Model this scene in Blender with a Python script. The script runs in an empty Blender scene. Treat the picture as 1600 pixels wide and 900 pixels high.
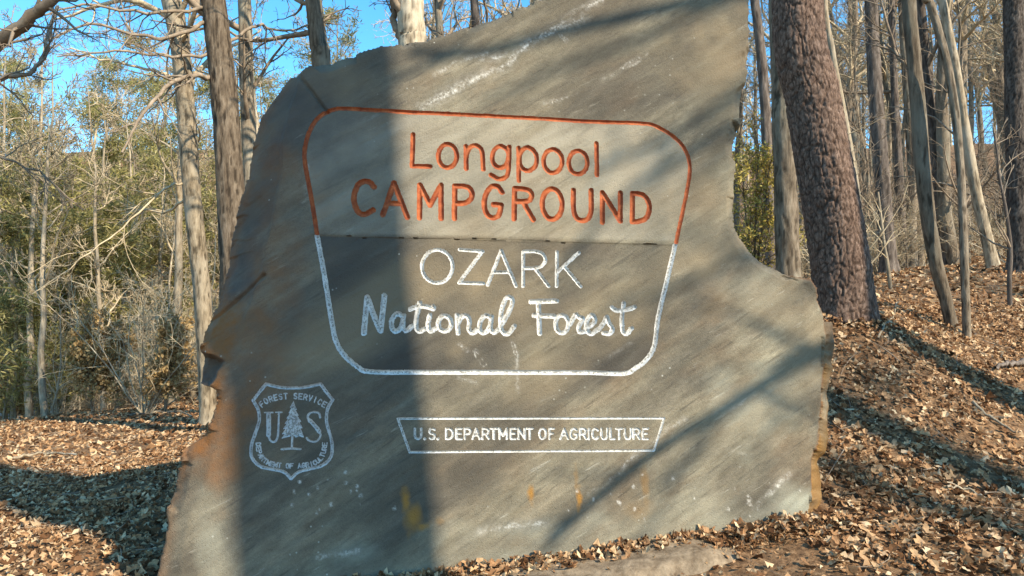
import bpy, math, random
import numpy as np
from mathutils import Matrix, Vector

# ------------------------------------------------------------------ camera, sky, sun, exposure
scene = bpy.context.scene
C = scene.collection
CAM = np.array((0.0, 0.0, 1.5)); LENS = 26.0; F = 1600 * LENS / 36; PITCH = math.atan(80 / F)
cam_d = bpy.data.cameras.new('camera'); cam_d.lens = LENS; cam_d.sensor_width = 36
cam_d.clip_start = 0.05; cam_d.clip_end = 3000
cam = bpy.data.objects.new('camera', cam_d); C.objects.link(cam)
cam.location = CAM; cam.rotation_euler = (math.pi / 2 + PITCH, 0, 0)
scene.camera = cam

SUN_EL = math.radians(36); SUN_TH = math.radians(42)       # height; angle from +X towards -Y
SUN = np.array((math.cos(SUN_EL) * math.cos(SUN_TH), -math.cos(SUN_EL) * math.sin(SUN_TH), math.sin(SUN_EL)))
world = bpy.data.worlds.new('World'); scene.world = world; world.use_nodes = True
wn = world.node_tree.nodes; wl = world.node_tree.links
sky = wn.new('ShaderNodeTexSky'); sky.sky_type = 'NISHITA'; sky.sun_disc = False
sky.sun_elevation = SUN_EL; sky.sun_rotation = math.atan2(SUN[0], SUN[1])
sky.altitude = 300; sky.air_density = 1.0; sky.dust_density = 0.15; sky.ozone_density = 2.2
hs = wn.new('ShaderNodeHueSaturation'); hs.inputs['Saturation'].default_value = 1.3
hs.inputs['Hue'].default_value = 0.487
wl.new(sky.outputs[0], hs.inputs['Color'])
bg = wn['Background']; bg.inputs[1].default_value = 0.15
wl.new(hs.outputs[0], bg.inputs[0])
sun_d = bpy.data.lights.new('sun', 'SUN'); sun_d.energy = 3.8; sun_d.angle = math.radians(0.75)
sun_d.color = (1.0, 0.87, 0.68)
sun = bpy.data.objects.new('sun', sun_d); C.objects.link(sun)
sun.rotation_euler = Vector(SUN).to_track_quat('Z', 'Y').to_euler()
scene.view_settings.view_transform = 'Standard'; scene.view_settings.look = 'None'
scene.view_settings.gamma = 1; scene.view_settings.use_curve_mapping = False
scene.view_settings.exposure = 1.25

# ------------------------------------------------------------------ helpers
def ray(px, py):
    x = (px - 800) / F; y = (450 - py) / F
    return np.array((x, math.cos(PITCH) - y * math.sin(PITCH), math.sin(PITCH) + y * math.cos(PITCH)))
def at(px, py, Y):
    d = ray(px, py); return CAM + d * (Y / d[1])

_perm = np.random.RandomState(7).randint(0, 1 << 30, 4096)
def _h(i, j, k):
    return (_perm[(_perm[(_perm[i & 4095] + j) & 4095] + k) & 4095] & 0xFFFF) / 65535.0
def vnoise(x, y, z=0.0):
    x, y, z = np.broadcast_arrays(np.asarray(x, float), y, z)
    i = np.floor(x).astype(int); j = np.floor(y).astype(int); k = np.floor(z).astype(int)
    f = x - i; g = y - j; h = z - k
    f = f * f * (3 - 2 * f); g = g * g * (3 - 2 * g); h = h * h * (3 - 2 * h)
    def L(a, b, t): return a + (b - a) * t
    r = L(L(L(_h(i, j, k), _h(i+1, j, k), f), L(_h(i, j+1, k), _h(i+1, j+1, k), f), g),
          L(L(_h(i, j, k+1), _h(i+1, j, k+1), f), L(_h(i, j+1, k+1), _h(i+1, j+1, k+1), f), g), h)
    return r * 2 - 1
def fbm(x, y, z=0.0, o=4):
    s = 0; a = 1.0
    for q in range(o):
        s = s + a * vnoise(x * 2**q + 17.3 * q, y * 2**q + 5.1 * q, np.asarray(z) * 2**q + 9.7 * q); a *= 0.5
    return s
def smooth(a, b, x):
    t = np.clip((x - a) / (b - a), 0, 1); return t * t * (3 - 2 * t)

def mesh_np(name, V, loops, counts, smooth_shade=True):
    """loops: flat vertex ids; counts: verts per face"""
    me = bpy.data.meshes.new(name)
    V = np.asarray(V, np.float32); loops = np.asarray(loops, np.int32).ravel(); counts = np.asarray(counts, np.int32)
    me.vertices.add(len(V)); me.vertices.foreach_set('co', V.ravel())
    me.loops.add(len(loops)); me.loops.foreach_set('vertex_index', loops)
    me.polygons.add(len(counts))
    st = np.zeros(len(counts), np.int32); st[1:] = np.cumsum(counts)[:-1]
    me.polygons.foreach_set('loop_start', st)
    me.update(calc_edges=True); me.validate()
    me.polygons.foreach_set('use_smooth', np.full(len(me.polygons), smooth_shade))
    return me
def mesh_q(name, V, Q, smooth_shade=True):
    Q = np.asarray(Q); return mesh_np(name, V, Q, np.full(len(Q), Q.shape[1]), smooth_shade)
def attr(me, name, vals):
    a = me.attributes.new(name, 'FLOAT', 'POINT'); a.data.foreach_set('value', np.asarray(vals, np.float32))
def link(name, me, mat=None, parent=None):
    o = bpy.data.objects.new(name, me); C.objects.link(o)
    if mat and not me.materials: me.materials.append(mat)
    if parent: o.parent = parent
    return o
def tag(o, label=None, cat=None, group=None, kind=None):
    if label: o['label'] = label
    if cat: o['category'] = cat
    if group: o['group'] = group
    if kind: o['kind'] = kind
    return o
def empty(name, loc=(0, 0, 0), rz=0.0):
    o = bpy.data.objects.new(name, None); C.objects.link(o); o.location = loc; o.rotation_euler[2] = rz
    o.empty_display_size = 0.2
    return o

# ------------------------------------------------------------------ materials
def mat_new(name, rough=0.85, spec=0.2):
    m = bpy.data.materials.new(name); m.use_nodes = True
    b = m.node_tree.nodes['Principled BSDF']; b.inputs['Roughness'].default_value = rough
    b.inputs['Specular IOR Level'].default_value = spec
    return m, m.node_tree.nodes, m.node_tree.links, b
def n_noise(n, l, coord, scale, detail=5, rough=0.6, mapscale=None, rot=None):
    t = n.new('ShaderNodeTexNoise'); t.inputs['Scale'].default_value = scale
    t.inputs['Detail'].default_value = detail; t.inputs['Roughness'].default_value = rough
    if mapscale or rot:
        for key, val in (('Rotation', rot), ('Scale', mapscale)):      # turn first, then stretch
            if val:
                mp = n.new('ShaderNodeMapping'); mp.inputs[key].default_value = val
                l.new(coord, mp.inputs[0]); coord = mp.outputs[0]
    l.new(coord, t.inputs['Vector']); return t.outputs['Fac']
def n_ramp(n, l, fac, stops):
    r = n.new('ShaderNodeValToRGB'); e = r.color_ramp.elements
    while len(e) < len(stops): e.new(0.5)
    for s, (p, c) in zip(e, stops): s.position = p; s.color = (*c, 1) if len(c) == 3 else c
    l.new(fac, r.inputs[0]); return r.outputs[0]
def n_mix(n, l, fac, a, b, mode='MIX'):
    m = n.new('ShaderNodeMix'); m.data_type = 'RGBA'; m.blend_type = mode
    for sock, v in ((m.inputs[0], fac), (m.inputs[6], a), (m.inputs[7], b)):
        if isinstance(v, bpy.types.NodeSocket): l.new(v, sock)
        elif isinstance(v, tuple): sock.default_value = (*v, 1)
        else: sock.default_value = v
    return m.outputs[2]
def n_math(n, l, op, a, b=0.0):
    m = n.new('ShaderNodeMath'); m.operation = op
    for sock, v in ((m.inputs[0], a), (m.inputs[1], b)):
        if isinstance(v, bpy.types.NodeSocket): l.new(v, sock)
        else: sock.default_value = v
    return m.outputs[0]
def n_attr(n, name):
    a = n.new('ShaderNodeAttribute'); a.attribute_name = name; return a.outputs['Fac']
def n_bump(n, l, b, h, dist, strength=1.0):
    u = n.new('ShaderNodeBump'); u.inputs['Distance'].default_value = dist; u.inputs['Strength'].default_value = strength
    l.new(h, u.inputs['Height']); l.new(u.outputs[0], b.inputs['Normal'])

def stone_mat():
    m, n, l, b = mat_new('stone', 0.8, 0.12)
    tc = n.new('ShaderNodeTexCoord').outputs['Object']
    rot = (0, math.radians(33), 0)
    big = n_noise(n, l, tc, 1.5, 5, 0.58, (0.55, 1, 1.5), rot)
    col = n_ramp(n, l, big, [(0.28, (0.088, 0.076, 0.058)), (0.43, (0.145, 0.126, 0.091)), (0.55, (0.205, 0.177, 0.122)), (0.70, (0.285, 0.25, 0.17))])
    brn = n_noise(n, l, tc, 3.0, 4, 0.55, (0.6, 1, 1.5), rot)
    col = n_mix(n, l, n_ramp(n, l, brn, [(0.48, (0, 0, 0)), (0.72, (0.6,)*3)]), col, (0.14, 0.092, 0.055))
    st = n_noise(n, l, tc, 5.5, 8, 0.66, (0.5, 1, 2.0), rot)
    col = n_mix(n, l, 0.45, col, n_ramp(n, l, st, [(0.32, (0.25,)*3), (0.5, (0.5,)*3), (0.66, (0.86,)*3)]), 'OVERLAY')
    st2 = n_noise(n, l, tc, 40.0, 5, 0.7, (0.6, 1, 1.3), rot)
    col = n_mix(n, l, 0.22, col, n_ramp(n, l, st2, [(0.3, (0.2,)*3), (0.7, (0.8,)*3)]), 'OVERLAY')
    gr = n_noise(n, l, tc, 170.0, 3, 0.8)
    col = n_mix(n, l, 0.36, col, n_ramp(n, l, gr, [(0.3, (0.22,)*3), (0.5, (0.5,)*3), (0.7, (0.80,)*3)]), 'OVERLAY')
    dash = n_noise(n, l, tc, 13.0, 5, 0.6, (0.30, 1, 3.0), rot)
    col = n_mix(n, l, n_ramp(n, l, dash, [(0.58, (0,)*3), (0.66, (0.42,)*3)]), col, (0.05, 0.045, 0.038))
    lsc = n_noise(n, l, tc, 10.0, 6, 0.7, (0.35, 1, 2.6), (0, math.radians(27), 0))
    col = n_mix(n, l, n_ramp(n, l, lsc, [(0.62, (0,)*3), (0.68, (0.6,)*3)]), col, (0.36, 0.33, 0.26))
    col = n_mix(n, l, n_attr(n, 'panel_light'), col, (0.31, 0.275, 0.205))
    col = n_mix(n, l, n_attr(n, 'panel_dark'), col, (0.058, 0.054, 0.046))
    gry = n_noise(n, l, tc, 5.0, 5)
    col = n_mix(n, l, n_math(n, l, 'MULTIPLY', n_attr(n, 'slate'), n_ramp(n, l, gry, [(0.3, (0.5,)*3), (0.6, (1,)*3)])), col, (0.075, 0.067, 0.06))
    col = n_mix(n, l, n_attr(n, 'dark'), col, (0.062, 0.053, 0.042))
    col = n_mix(n, l, n_attr(n, 'warm'), col, (0.25, 0.195, 0.12))
    rn = n_noise(n, l, tc, 11.0, 5)
    col = n_mix(n, l, n_math(n, l, 'MULTIPLY', n_attr(n, 'rust'), n_ramp(n, l, rn, [(0.3, (0.35,)*3), (0.6, (1,)*3)])), col, (0.205, 0.088, 0.03))
    col = n_mix(n, l, n_attr(n, 'ochre'), col, (0.30, 0.155, 0.04))
    pn = n_noise(n, l, tc, 7.0, 5, 0.6, (0.4, 1, 2.5), rot)
    col = n_mix(n, l, n_math(n, l, 'MULTIPLY', n_attr(n, 'pale'), n_ramp(n, l, pn, [(0.25, (0.4,)*3), (0.65, (1,)*3)])), col, (0.34, 0.33, 0.25))
    vn = n_noise(n, l, tc, 45.0, 5, 0.75)
    col = n_mix(n, l, n_math(n, l, 'MULTIPLY', n_attr(n, 'vein'), n_ramp(n, l, vn, [(0.42, (0.1,)*3), (0.60, (1,)*3)])), col, (0.60, 0.57, 0.50))
    # sparse white specks
    vo = n.new('ShaderNodeTexVoronoi'); vo.inputs['Scale'].default_value = 16; l.new(tc, vo.inputs['Vector'])
    spk = n_ramp(n, l, vo.outputs['Distance'], [(0.06, (1,)*3), (0.11, (0,)*3)])
    sp2 = n_ramp(n, l, n_noise(n, l, tc, 2.2, 3), [(0.54, (0,)*3), (0.66, (1,)*3)])
    col = n_mix(n, l, n_math(n, l, 'MULTIPLY', n_math(n, l, 'MULTIPLY', spk, sp2), 0.75), col, (0.5, 0.49, 0.42))
    l.new(col, b.inputs['Base Color'])
    h = n_math(n, l, 'ADD', n_math(n, l, 'MULTIPLY', st, 1.0), n_math(n, l, 'MULTIPLY', n_noise(n, l, tc, 60, 5, 0.7), 0.5))
    pit = n.new('ShaderNodeTexVoronoi'); pit.inputs['Scale'].default_value = 70; l.new(tc, pit.inputs['Vector'])
    h = n_math(n, l, 'ADD', h, n_math(n, l, 'MULTIPLY', n_ramp(n, l, pit.outputs['Distance'], [(0.05, (0,)*3), (0.3, (1,)*3)]), 0.25))
    h = n_math(n, l, 'ADD', h, n_math(n, l, 'MULTIPLY', gr, 0.25))
    n_bump(n, l, b, h, 0.012, 0.7)
    return m
def paint_mat(name, c1, c2, chip):
    m, n, l, b = mat_new(name, 0.7, 0.2)
    tc = n.new('ShaderNodeTexCoord').outputs['Object']
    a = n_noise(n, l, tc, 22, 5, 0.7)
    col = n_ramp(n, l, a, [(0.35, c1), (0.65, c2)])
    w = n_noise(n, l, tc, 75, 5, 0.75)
    core = n_attr(n, 'groove_shade')                       # shading of the cut painted in: darker towards its middle, broken up by chipping
    wear_and_shade = n_math(n, l, 'MULTIPLY_ADD', core, 0.16); wear_and_shade.node.inputs[2].default_value = 0.0
    wear_and_shade = n_math(n, l, 'ADD', w, wear_and_shade)
    col = n_mix(n, l, n_ramp(n, l, wear_and_shade, [(chip, (0,)*3), (chip + 0.09, (0.85,)*3)]), col, (0.15, 0.135, 0.105))
    l.new(col, b.inputs['Base Color']); n_bump(n, l, b, w, 0.006, 0.7)
    return m
def bark_mat(name, cols, scale=14, stretch=0.22, bump=0.02, lichen=None, furrow=True):
    m, n, l, b = mat_new(name, 0.9, 0.1)
    tc = n.new('ShaderNodeTexCoord').outputs['Object']
    oi = n.new('ShaderNodeObjectInfo').outputs['Random']
    a = n_noise(n, l, tc, scale, 6, 0.7, (1, 1, stretch))
    col = n_ramp(n, l, a, [(0.30, cols[0]), (0.5, cols[1]), (0.68, cols[2])])
    big = n_noise(n, l, tc, 1.7, 4, 0.6, (1, 1, 0.5))
    if lichen: col = n_mix(n, l, n_ramp(n, l, big, [(0.5, (0,)*3), (0.66, (0.8,)*3)]), col, lichen)
    if furrow: col = n_mix(n, l, n_attr(n, 'furrow'), col, tuple(x * 0.45 for x in cols[0]))
    hsv = n.new('ShaderNodeHueSaturation'); l.new(col, hsv.inputs['Color'])
    l.new(n_math(n, l, 'MULTIPLY_ADD', oi, 0.5), hsv.inputs['Value'])
    hsv.inputs['Value'].links[0].from_node.inputs[2].default_value = 0.75
    l.new(hsv.outputs[0], b.inputs['Base Color'])
    n_bump(n, l, b, a, bump, 0.9)
    return m
def leafmat(name, stops, island, transl=0.25):
    m, n, l, b = mat_new(name, 0.85, 0.05)
    if island: r = n.new('ShaderNodeNewGeometry').outputs['Random Per Island']
    else: r = n.new('ShaderNodeObjectInfo').outputs['Random']
    tc = n.new('ShaderNodeTexCoord').outputs['Object']
    col = n_ramp(n, l, r, stops)
    col = n_mix(n, l, 0.5, col, n_ramp(n, l, n_noise(n, l, tc, 40, 3), [(0.3, (0.3,)*3), (0.7, (0.75,)*3)]), 'OVERLAY')
    l.new(col, b.inputs['Base Color'])
    if transl:
        t = n.new('ShaderNodeBsdfTranslucent'); l.new(col, t.inputs[0])
        mx = n.new('ShaderNodeMixShader'); mx.inputs[0].default_value = transl
        l.new(b.outputs[0], mx.inputs[1]); l.new(t.outputs[0], mx.inputs[2])
        l.new(mx.outputs[0], n['Material Output'].inputs['Surface'])
    return m
M = {}
M['stone'] = stone_mat()
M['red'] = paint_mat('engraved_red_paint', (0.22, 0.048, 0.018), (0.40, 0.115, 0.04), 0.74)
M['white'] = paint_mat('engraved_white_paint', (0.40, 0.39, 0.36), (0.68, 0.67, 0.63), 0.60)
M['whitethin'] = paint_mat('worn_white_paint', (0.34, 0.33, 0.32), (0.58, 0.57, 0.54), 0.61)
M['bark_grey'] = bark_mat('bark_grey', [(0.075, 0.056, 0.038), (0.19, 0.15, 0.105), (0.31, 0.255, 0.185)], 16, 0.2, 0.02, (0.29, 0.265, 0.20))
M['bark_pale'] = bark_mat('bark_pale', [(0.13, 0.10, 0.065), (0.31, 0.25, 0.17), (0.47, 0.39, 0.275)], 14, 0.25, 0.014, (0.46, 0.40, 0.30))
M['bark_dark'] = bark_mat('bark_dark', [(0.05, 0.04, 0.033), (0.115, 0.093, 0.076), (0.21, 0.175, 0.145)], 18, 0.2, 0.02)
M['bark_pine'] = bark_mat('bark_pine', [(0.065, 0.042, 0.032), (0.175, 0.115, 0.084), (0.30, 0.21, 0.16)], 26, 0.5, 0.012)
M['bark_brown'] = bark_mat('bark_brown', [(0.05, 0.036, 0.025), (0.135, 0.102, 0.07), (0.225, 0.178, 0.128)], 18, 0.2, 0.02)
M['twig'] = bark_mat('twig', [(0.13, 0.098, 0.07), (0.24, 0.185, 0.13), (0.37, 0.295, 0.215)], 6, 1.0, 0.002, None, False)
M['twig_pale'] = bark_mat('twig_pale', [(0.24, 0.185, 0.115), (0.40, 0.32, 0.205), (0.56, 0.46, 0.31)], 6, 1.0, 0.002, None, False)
LEAF = [(0.0, (0.075, 0.036, 0.017)), (0.2, (0.18, 0.09, 0.042)), (0.45, (0.35, 0.195, 0.096)), (0.74, (0.50, 0.32, 0.17)), (1.0, (0.68, 0.51, 0.32))]
M['leaf'] = leafmat('dry_leaf', LEAF, False, 0.2)
M['litter'] = leafmat('leaf_litter', LEAF, True, 0.2)
M['needle'] = leafmat('pine_needle', [(0, (0.13, 0.115, 0.05)), (0.4, (0.27, 0.24, 0.09)), (0.75, (0.41, 0.36, 0.13)), (1, (0.54, 0.47, 0.22))], True, 0.45)
M['cedar'] = leafmat('cedar_leaf', [(0, (0.26, 0.19, 0.05)), (0.5, (0.48, 0.38, 0.09)), (1, (0.64, 0.53, 0.17))], True, 0.45)
M['drybush'] = leafmat('clinging_dry_leaf', [(0, (0.24, 0.155, 0.065)), (0.5, (0.40, 0.27, 0.12)), (1, (0.52, 0.38, 0.19))], True, 0.3)
def soil_mat():
    m, n, l, b = mat_new('forest_soil', 0.95, 0.1)
    tc = n.new('ShaderNodeTexCoord').outputs['Object']
    a = n_noise(n, l, tc, 18, 7, 0.75); c = n_noise(n, l, tc, 0.9, 4)
    col = n_ramp(n, l, a, [(0.32, (0.055, 0.032, 0.018)), (0.48, (0.16, 0.095, 0.05)), (0.6, (0.28, 0.17, 0.09)), (0.72, (0.42, 0.29, 0.17))])
    col = n_mix(n, l, 0.5, col, n_ramp(n, l, c, [(0.3, (0.35,)*3), (0.7, (0.65,)*3)]), 'OVERLAY')
    l.new(col, b.inputs['Base Color']); n_bump(n, l, b, a, 0.03, 0.8)
    return m
M['soil'] = soil_mat()
def simple(name, c1, c2, sc, rough=0.9, bump=0.006):
    m, n, l, b = mat_new(name, rough, 0.2)
    tc = n.new('ShaderNodeTexCoord').outputs['Object']
    a = n_noise(n, l, tc, sc, 7, 0.7)
    l.new(n_ramp(n, l, a, [(0.33, c1), (0.67, c2)]), b.inputs['Base Color']); n_bump(n, l, b, a, bump, 0.8)
    return m
M['footing'] = simple('weathered_concrete', (0.10, 0.07, 0.043), (0.31, 0.24, 0.16), 13, 0.95, 0.02)
M['gravel'] = simple('pale_gravel', (0.45, 0.43, 0.40), (0.62, 0.60, 0.57), 30)

# ------------------------------------------------------------------ ground
GP = np.array([(-1.9,4.3,.0),(0,4.5,.1),(2.04,4.85,.35),(2.8,4.06,.2),(4.2,6.1,.62),(5,7.2,1.06),(5.7,8.3,1.5),(3.5,7.6,1.72),(4.9,8.2,1.53),
 (5.1,8.6,1.68),(8.5,13,2.8),(12,18,3.6),(16,18,4.2),(-3.5,4.7,0),(-6.1,8.8,-.1),(-8.4,15,-.2),(-10,9,-.2),(-5.5,13,0),(0,8,.85),(0,14,1.2),
 (0,0,0),(4,0,.3),(-4,0,-.1),(0,-10,-.3),(10,0,1.2),(-12,25,-.8),(-20,25,-1.2),(0,25,1.5),(10,30,4.6),(25,30,7),(-30,50,1.5),(0,50,6),(30,50,11),
 (-50,90,24),(0,90,22),(50,90,25),(-90,60,14),(90,60,23),(20,0,2.5),(-20,0,-1),(-30,20,-1.5),(0,-40,-1),(40,-30,4),(-40,-30,-3),(2.6,2.2,.1),(1.5,3,.08)], float)
def _tps(r2): return np.where(r2 > 1e-9, r2 * np.log(np.maximum(r2, 1e-9)), 0)
_n = len(GP); _A = np.zeros((_n + 3, _n + 3))
_A[:_n, :_n] = _tps(((GP[:, None, :2] - GP[None, :, :2])**2).sum(-1)) + np.eye(_n) * 0.02
_A[:_n, _n] = 1; _A[:_n, _n+1:] = GP[:, :2]; _A[_n:, :_n] = _A[:_n, _n:].T
_w = np.linalg.solve(_A, np.concatenate([GP[:, 2], np.zeros(3)]))
def ground(x, y, bumps=True):
    x = np.asarray(x, float); y = np.asarray(y, float)
    r = np.hypot(x, y - 20); s = np.where(r > 90, 90 / np.maximum(r, 1e-6), 1.0)
    xx = x * s; yy = (y - 20) * s + 20
    z = _w[_n] + _w[_n+1] * xx + _w[_n+2] * yy
    for i in range(_n): z = z + _w[i] * _tps((xx - GP[i, 0])**2 + (yy - GP[i, 1])**2)
    if bumps: z = z + 0.03 * fbm(x * 1.3, y * 1.3, 0, 3) * smooth(0, 3, np.hypot(x, y)) + 0.2 * vnoise(x * .11, y * .11) * smooth(9, 25, np.hypot(x, y))
    return z
def g1(x, y): return float(ground(np.array([x]), np.array([y]))[0])
def ground_hit(px, py, y0=2.0, y1=60):
    d = ray(px, py); Y = np.linspace(y0, y1, 3000); P = CAM + d[None] * (Y / d[1])[:, None]
    below = P[:, 2] < ground(P[:, 0], P[:, 1])
    i = int(np.argmax(below)) if below.any() else len(Y) - 1
    return P[i]
def spaced(n, near, far):
    t = np.linspace(-1, 1, n); k = 5.2
    return np.sinh(k * t) / np.sinh(k) * far
gx = spaced(241, 0, 700); gy = spaced(241, 0, 700) + 6
GX, GY = np.meshgrid(gx, gy, indexing='ij')
GZ = ground(GX, GY)
def grid_quads(a, b):
    i = np.arange(a - 1)[:, None] * b + np.arange(b - 1)[None]
    return np.stack([i, i + b, i + b + 1, i + 1], -1).reshape(-1, 4)
gnd = link('ground', mesh_q('ground', np.stack([GX, GY, GZ], -1).reshape(-1, 3), grid_quads(241, 241)), M['soil'])
tag(gnd, kind='structure')

# ------------------------------------------------------------------ the stone sign
YAW = math.radians(8.8); LEAN = math.radians(3)
XL = np.array((math.cos(YAW), math.sin(YAW), 0)); BK = np.array((-math.sin(YAW), math.cos(YAW), 0))
ZL = np.array((0, 0, math.cos(LEAN))) + math.sin(LEAN) * BK
YL = np.cross(ZL, XL)
P0 = at(800, 530, 4.55)
ORG = P0 + ZL * ((0.1 - P0[2]) / ZL[2])
def slabpt(px, py):
    d = ray(px, py); t = np.dot(ORG - CAM, YL) / np.dot(d, YL); return CAM + d * t
def uv(px, py):
    p = slabpt(px, py) - ORG; return np.array((p @ XL, p @ ZL))
def uvs(pts): return np.array([uv(*p) for p in pts])
PXM = float(np.linalg.norm(uv(801, 400) - uv(800, 400)))          # metres per photo pixel on the face

def catmull(P, closed=False, k=6):
    P = np.asarray(P, float); n = len(P)
    if n < 3: return P
    Q = np.vstack([P[-1], P, P[0], P[1]]) if closed else np.vstack([2*P[0]-P[1], P, 2*P[-1]-P[-2]])
    out = []
    for i in range(n if closed else n - 1):
        a, b, c, d = Q[i:i+4]
        for t in np.arange(k) / k:
            out.append(0.5 * (2*b + (c-a)*t + (2*a-5*b+4*c-d)*t*t + (3*b-a-3*c+d)*t**3))
    out.append(P[0] if closed else P[-1]); return np.array(out)
def ell(cx, cy, rx, ry, n=28):
    a = np.linspace(0, 2 * math.pi, n + 1); return np.stack([cx + rx * np.cos(a), cy + ry * np.sin(a)], 1)
def seg_dist(U, V, A, B):
    ab = B - A; L2 = max(ab @ ab, 1e-12)
    t = np.clip(((U - A[0]) * ab[0] + (V - A[1]) * ab[1]) / L2, 0, 1)
    return np.hypot(U - A[0] - t * ab[0], V - A[1] - t * ab[1])
def poly_sdf(U, V, P):
    d = np.full(U.shape, 1e9); ins = np.zeros(U.shape, bool)
    for i in range(len(P)):
        A = P[i]; B = P[(i + 1) % len(P)]
        d = np.minimum(d, seg_dist(U, V, A, B))
        if A[1] != B[1]:
            c = (A[1] > V) != (B[1] > V)
            ins ^= c & (U < (B[0] - A[0]) * (V - A[1]) / (B[1] - A[1]) + A[0])
    return np.where(ins, -d, d)

OUT_PX = [(420,138),(437,122),(455,107),(500,91),(550,82),(620,65),(665,60),(720,44),(770,27),(815,10),(835,0),(900,-34),(985,-62),(1080,-78),
 (1150,-52),(1172,0),(1175,30),(1172,85),(1168,130),(1162,176),(1154,228),(1150,292),(1151,344),(1166,376),(1184,399),(1204,415),(1232,426),(1268,433),
 (1280,450),(1285,468),(1299,492),(1297,520),(1293,610),(1286,670),(1279,721),(1275,805),(1272,880),(1040,950),(760,1010),(230,1040),
 (240,930),(245,884),(255,828),(263,767),(271,726),(283,703),(312,685),(327,660),(340,624),(335,611),(319,602),(304,598),(299,573),(304,545),(306,510),
 (314,482),(324,464),(328,438),(341,405),(343,378),(353,347),(365,307),(376,255),(383,220),(399,169)]
OUTL = uvs(OUT_PX)
# roughen the outline
def roughen(P, step=0.022, amp=0.014):
    out = []
    for i in range(len(P)):
        A = P[i]; B = P[(i+1) % len(P)]; L = np.linalg.norm(B - A); k = max(1, int(L / step)); nn = np.array((-(B-A)[1], (B-A)[0])) / max(L, 1e-6)
        for j in range(k):
            q = A + (B - A) * j / k
            out.append(q + nn * amp * float(fbm(q[0] * 7, q[1] * 7, 3.3, 4)))
    return np.array(out)
OUTR = roughen(OUTL)

# --- lettering: strokes traced in crops of the photograph (offset x, offset y, scale)
cA = (460, 150, 3.6); cB = (760, 150, 3.6); cC = (480, 360, 3.75); cD = (760, 360, 3.75); cE = (600, 630, 3.478); cF = (370, 580, 5.0)
ELEM = []        # dict(kind, name, mat, strokes uv, halfwidth m, depth, label)
def crop(c, pts): return [(c[0] + x / c[2], c[1] + y / c[2]) for x, y in pts]
def elem(name, mat, strokes, wpx, depth=0.018, label=None, owner='sign', polys=()):
    ELEM.append(dict(name=name, mat=mat, strokes=[uvs(s) for s in strokes], hw=wpx * PXM / 2, depth=depth, label=label, owner=owner, polys=[uvs(p) for p in polys]))
def G(name, c, mat, w, *strokes, **k):
    S = []
    for kind, pts in strokes:
        pts = np.array(crop(c, pts)); S.append(catmull(pts) if kind == 's' else catmull(pts, True) if kind == 'c' else pts)
    elem(name, mat, S, w, **k)
def O(name, c, mat, w, cx, cy, rx, ry, **k): elem(name, mat, [crop(c, ell(cx, cy, rx, ry))], w, **k)

frame_red = crop(cA, [(128,778),(100,600),(62,390),(58,310),(75,230),(105,160),(150,107),(210,78),(270,70),(400,76),(700,93),(1070,110)]) + \
            crop(cB, [(0,109),(300,125),(600,141),(880,152),(960,170),(1050,222),(1110,282),(1140,350),(1148,420),(1130,540),(1100,680),(1067,822)])
frame_white = crop(cC, [(58,32),(100,260),(148,555),(172,655),(215,728),(290,795),(370,828),(700,831),(1000,831)]) + \
              crop(cD, [(0,831),(300,832),(600,833),(810,838),(880,805),(935,762),(985,680),(1010,500),(1060,280),(1105,88)])
elem('border', 'red', [catmull(frame_red)], 6.6, 0.014, 'red painted upper half of the carved border')
elem('border', 'white', [catmull(frame_white)], 7.2, 0.012, 'white painted lower half of the carved border')
elem('divider_line', None, [crop(cA, [(140,785),(640,803),(1070,806)]) + crop(cB, [(100,810),(500,824),(1050,838)])], 2.0, 0.006)

LR = 'red carved letter'
w = 7.6
G('letter', cA, 'red', w, ('l', [(668,215),(662,391),(765,393)]))
O('letter', cA, 'red', w, 862, 335, 52, 66)
G('letter', cA, 'red', w, ('l', [(965,280),(967,408)]), ('s', [(967,335),(985,292),(1015,278),(1045,292),(1057,330),(1062,412)]))
G('letter', cA, 'red', w, ('c', [(1160,283),(1198,310),(1203,350),(1190,390),(1155,405),(1122,385),(1112,345),(1125,305)]), ('s', [(1208,288),(1206,360),(1203,420),(1190,456),(1150,468),(1105,445)]))
G('letter', cB, 'red', w, ('l', [(180,293),(182,477)]), ('c', [(232,290),(270,312),(284,355),(272,398),(235,420),(198,402),(185,355),(198,310)]))
O('letter', cB, 'red', w, 375, 365, 53, 66)
O('letter', cB, 'red', w, 518, 371, 53, 66)
G('letter', cB, 'red', w, ('l', [(622,262),(625,442)]))
w = 8.6
G('letter', cA, 'red', w, ('s', [(448,512),(425,486),(392,480),(357,503),(336,560),(340,612),(362,654),(397,665),(443,640)]))
G('letter', cA, 'red', w, ('l', [(498,668),(560,488),(636,682)]), ('l', [(530,603),(606,605)]))
G('letter', cA, 'red', w, ('l', [(704,684),(706,498),(765,612),(825,500),(826,688)]))
G('letter', cA, 'red', w, ('l', [(900,688),(903,505),(950,506)]), ('s', [(950,506),(983,517),(1000,552),(985,588),(950,602),(905,603)]))
G('letter', cA, 'red', w, ('s', [(1168,543),(1142,510),(1105,513),(1075,560),(1068,620),(1085,668),(1118,687),(1150,668),(1163,617)]), ('l', [(1163,614),(1120,612)]))
G('letter', cB, 'red', w, ('l', [(155,692),(158,521),(205,523)]), ('s', [(205,523),(240,533),(255,560),(240,588),(205,595),(160,593)]), ('l', [(205,595),(263,698)]))
O('letter', cB, 'red', w, 370, 608, 57, 86)
G('letter', cB, 'red', w, ('s', [(492,528),(491,600),(496,658),(516,690),(545,699),(574,688),(590,655),(593,600),(592,528)]))
G('letter', cB, 'red', w, ('l', [(655,708),(656,540),(756,702),(757,542)]))
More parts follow.
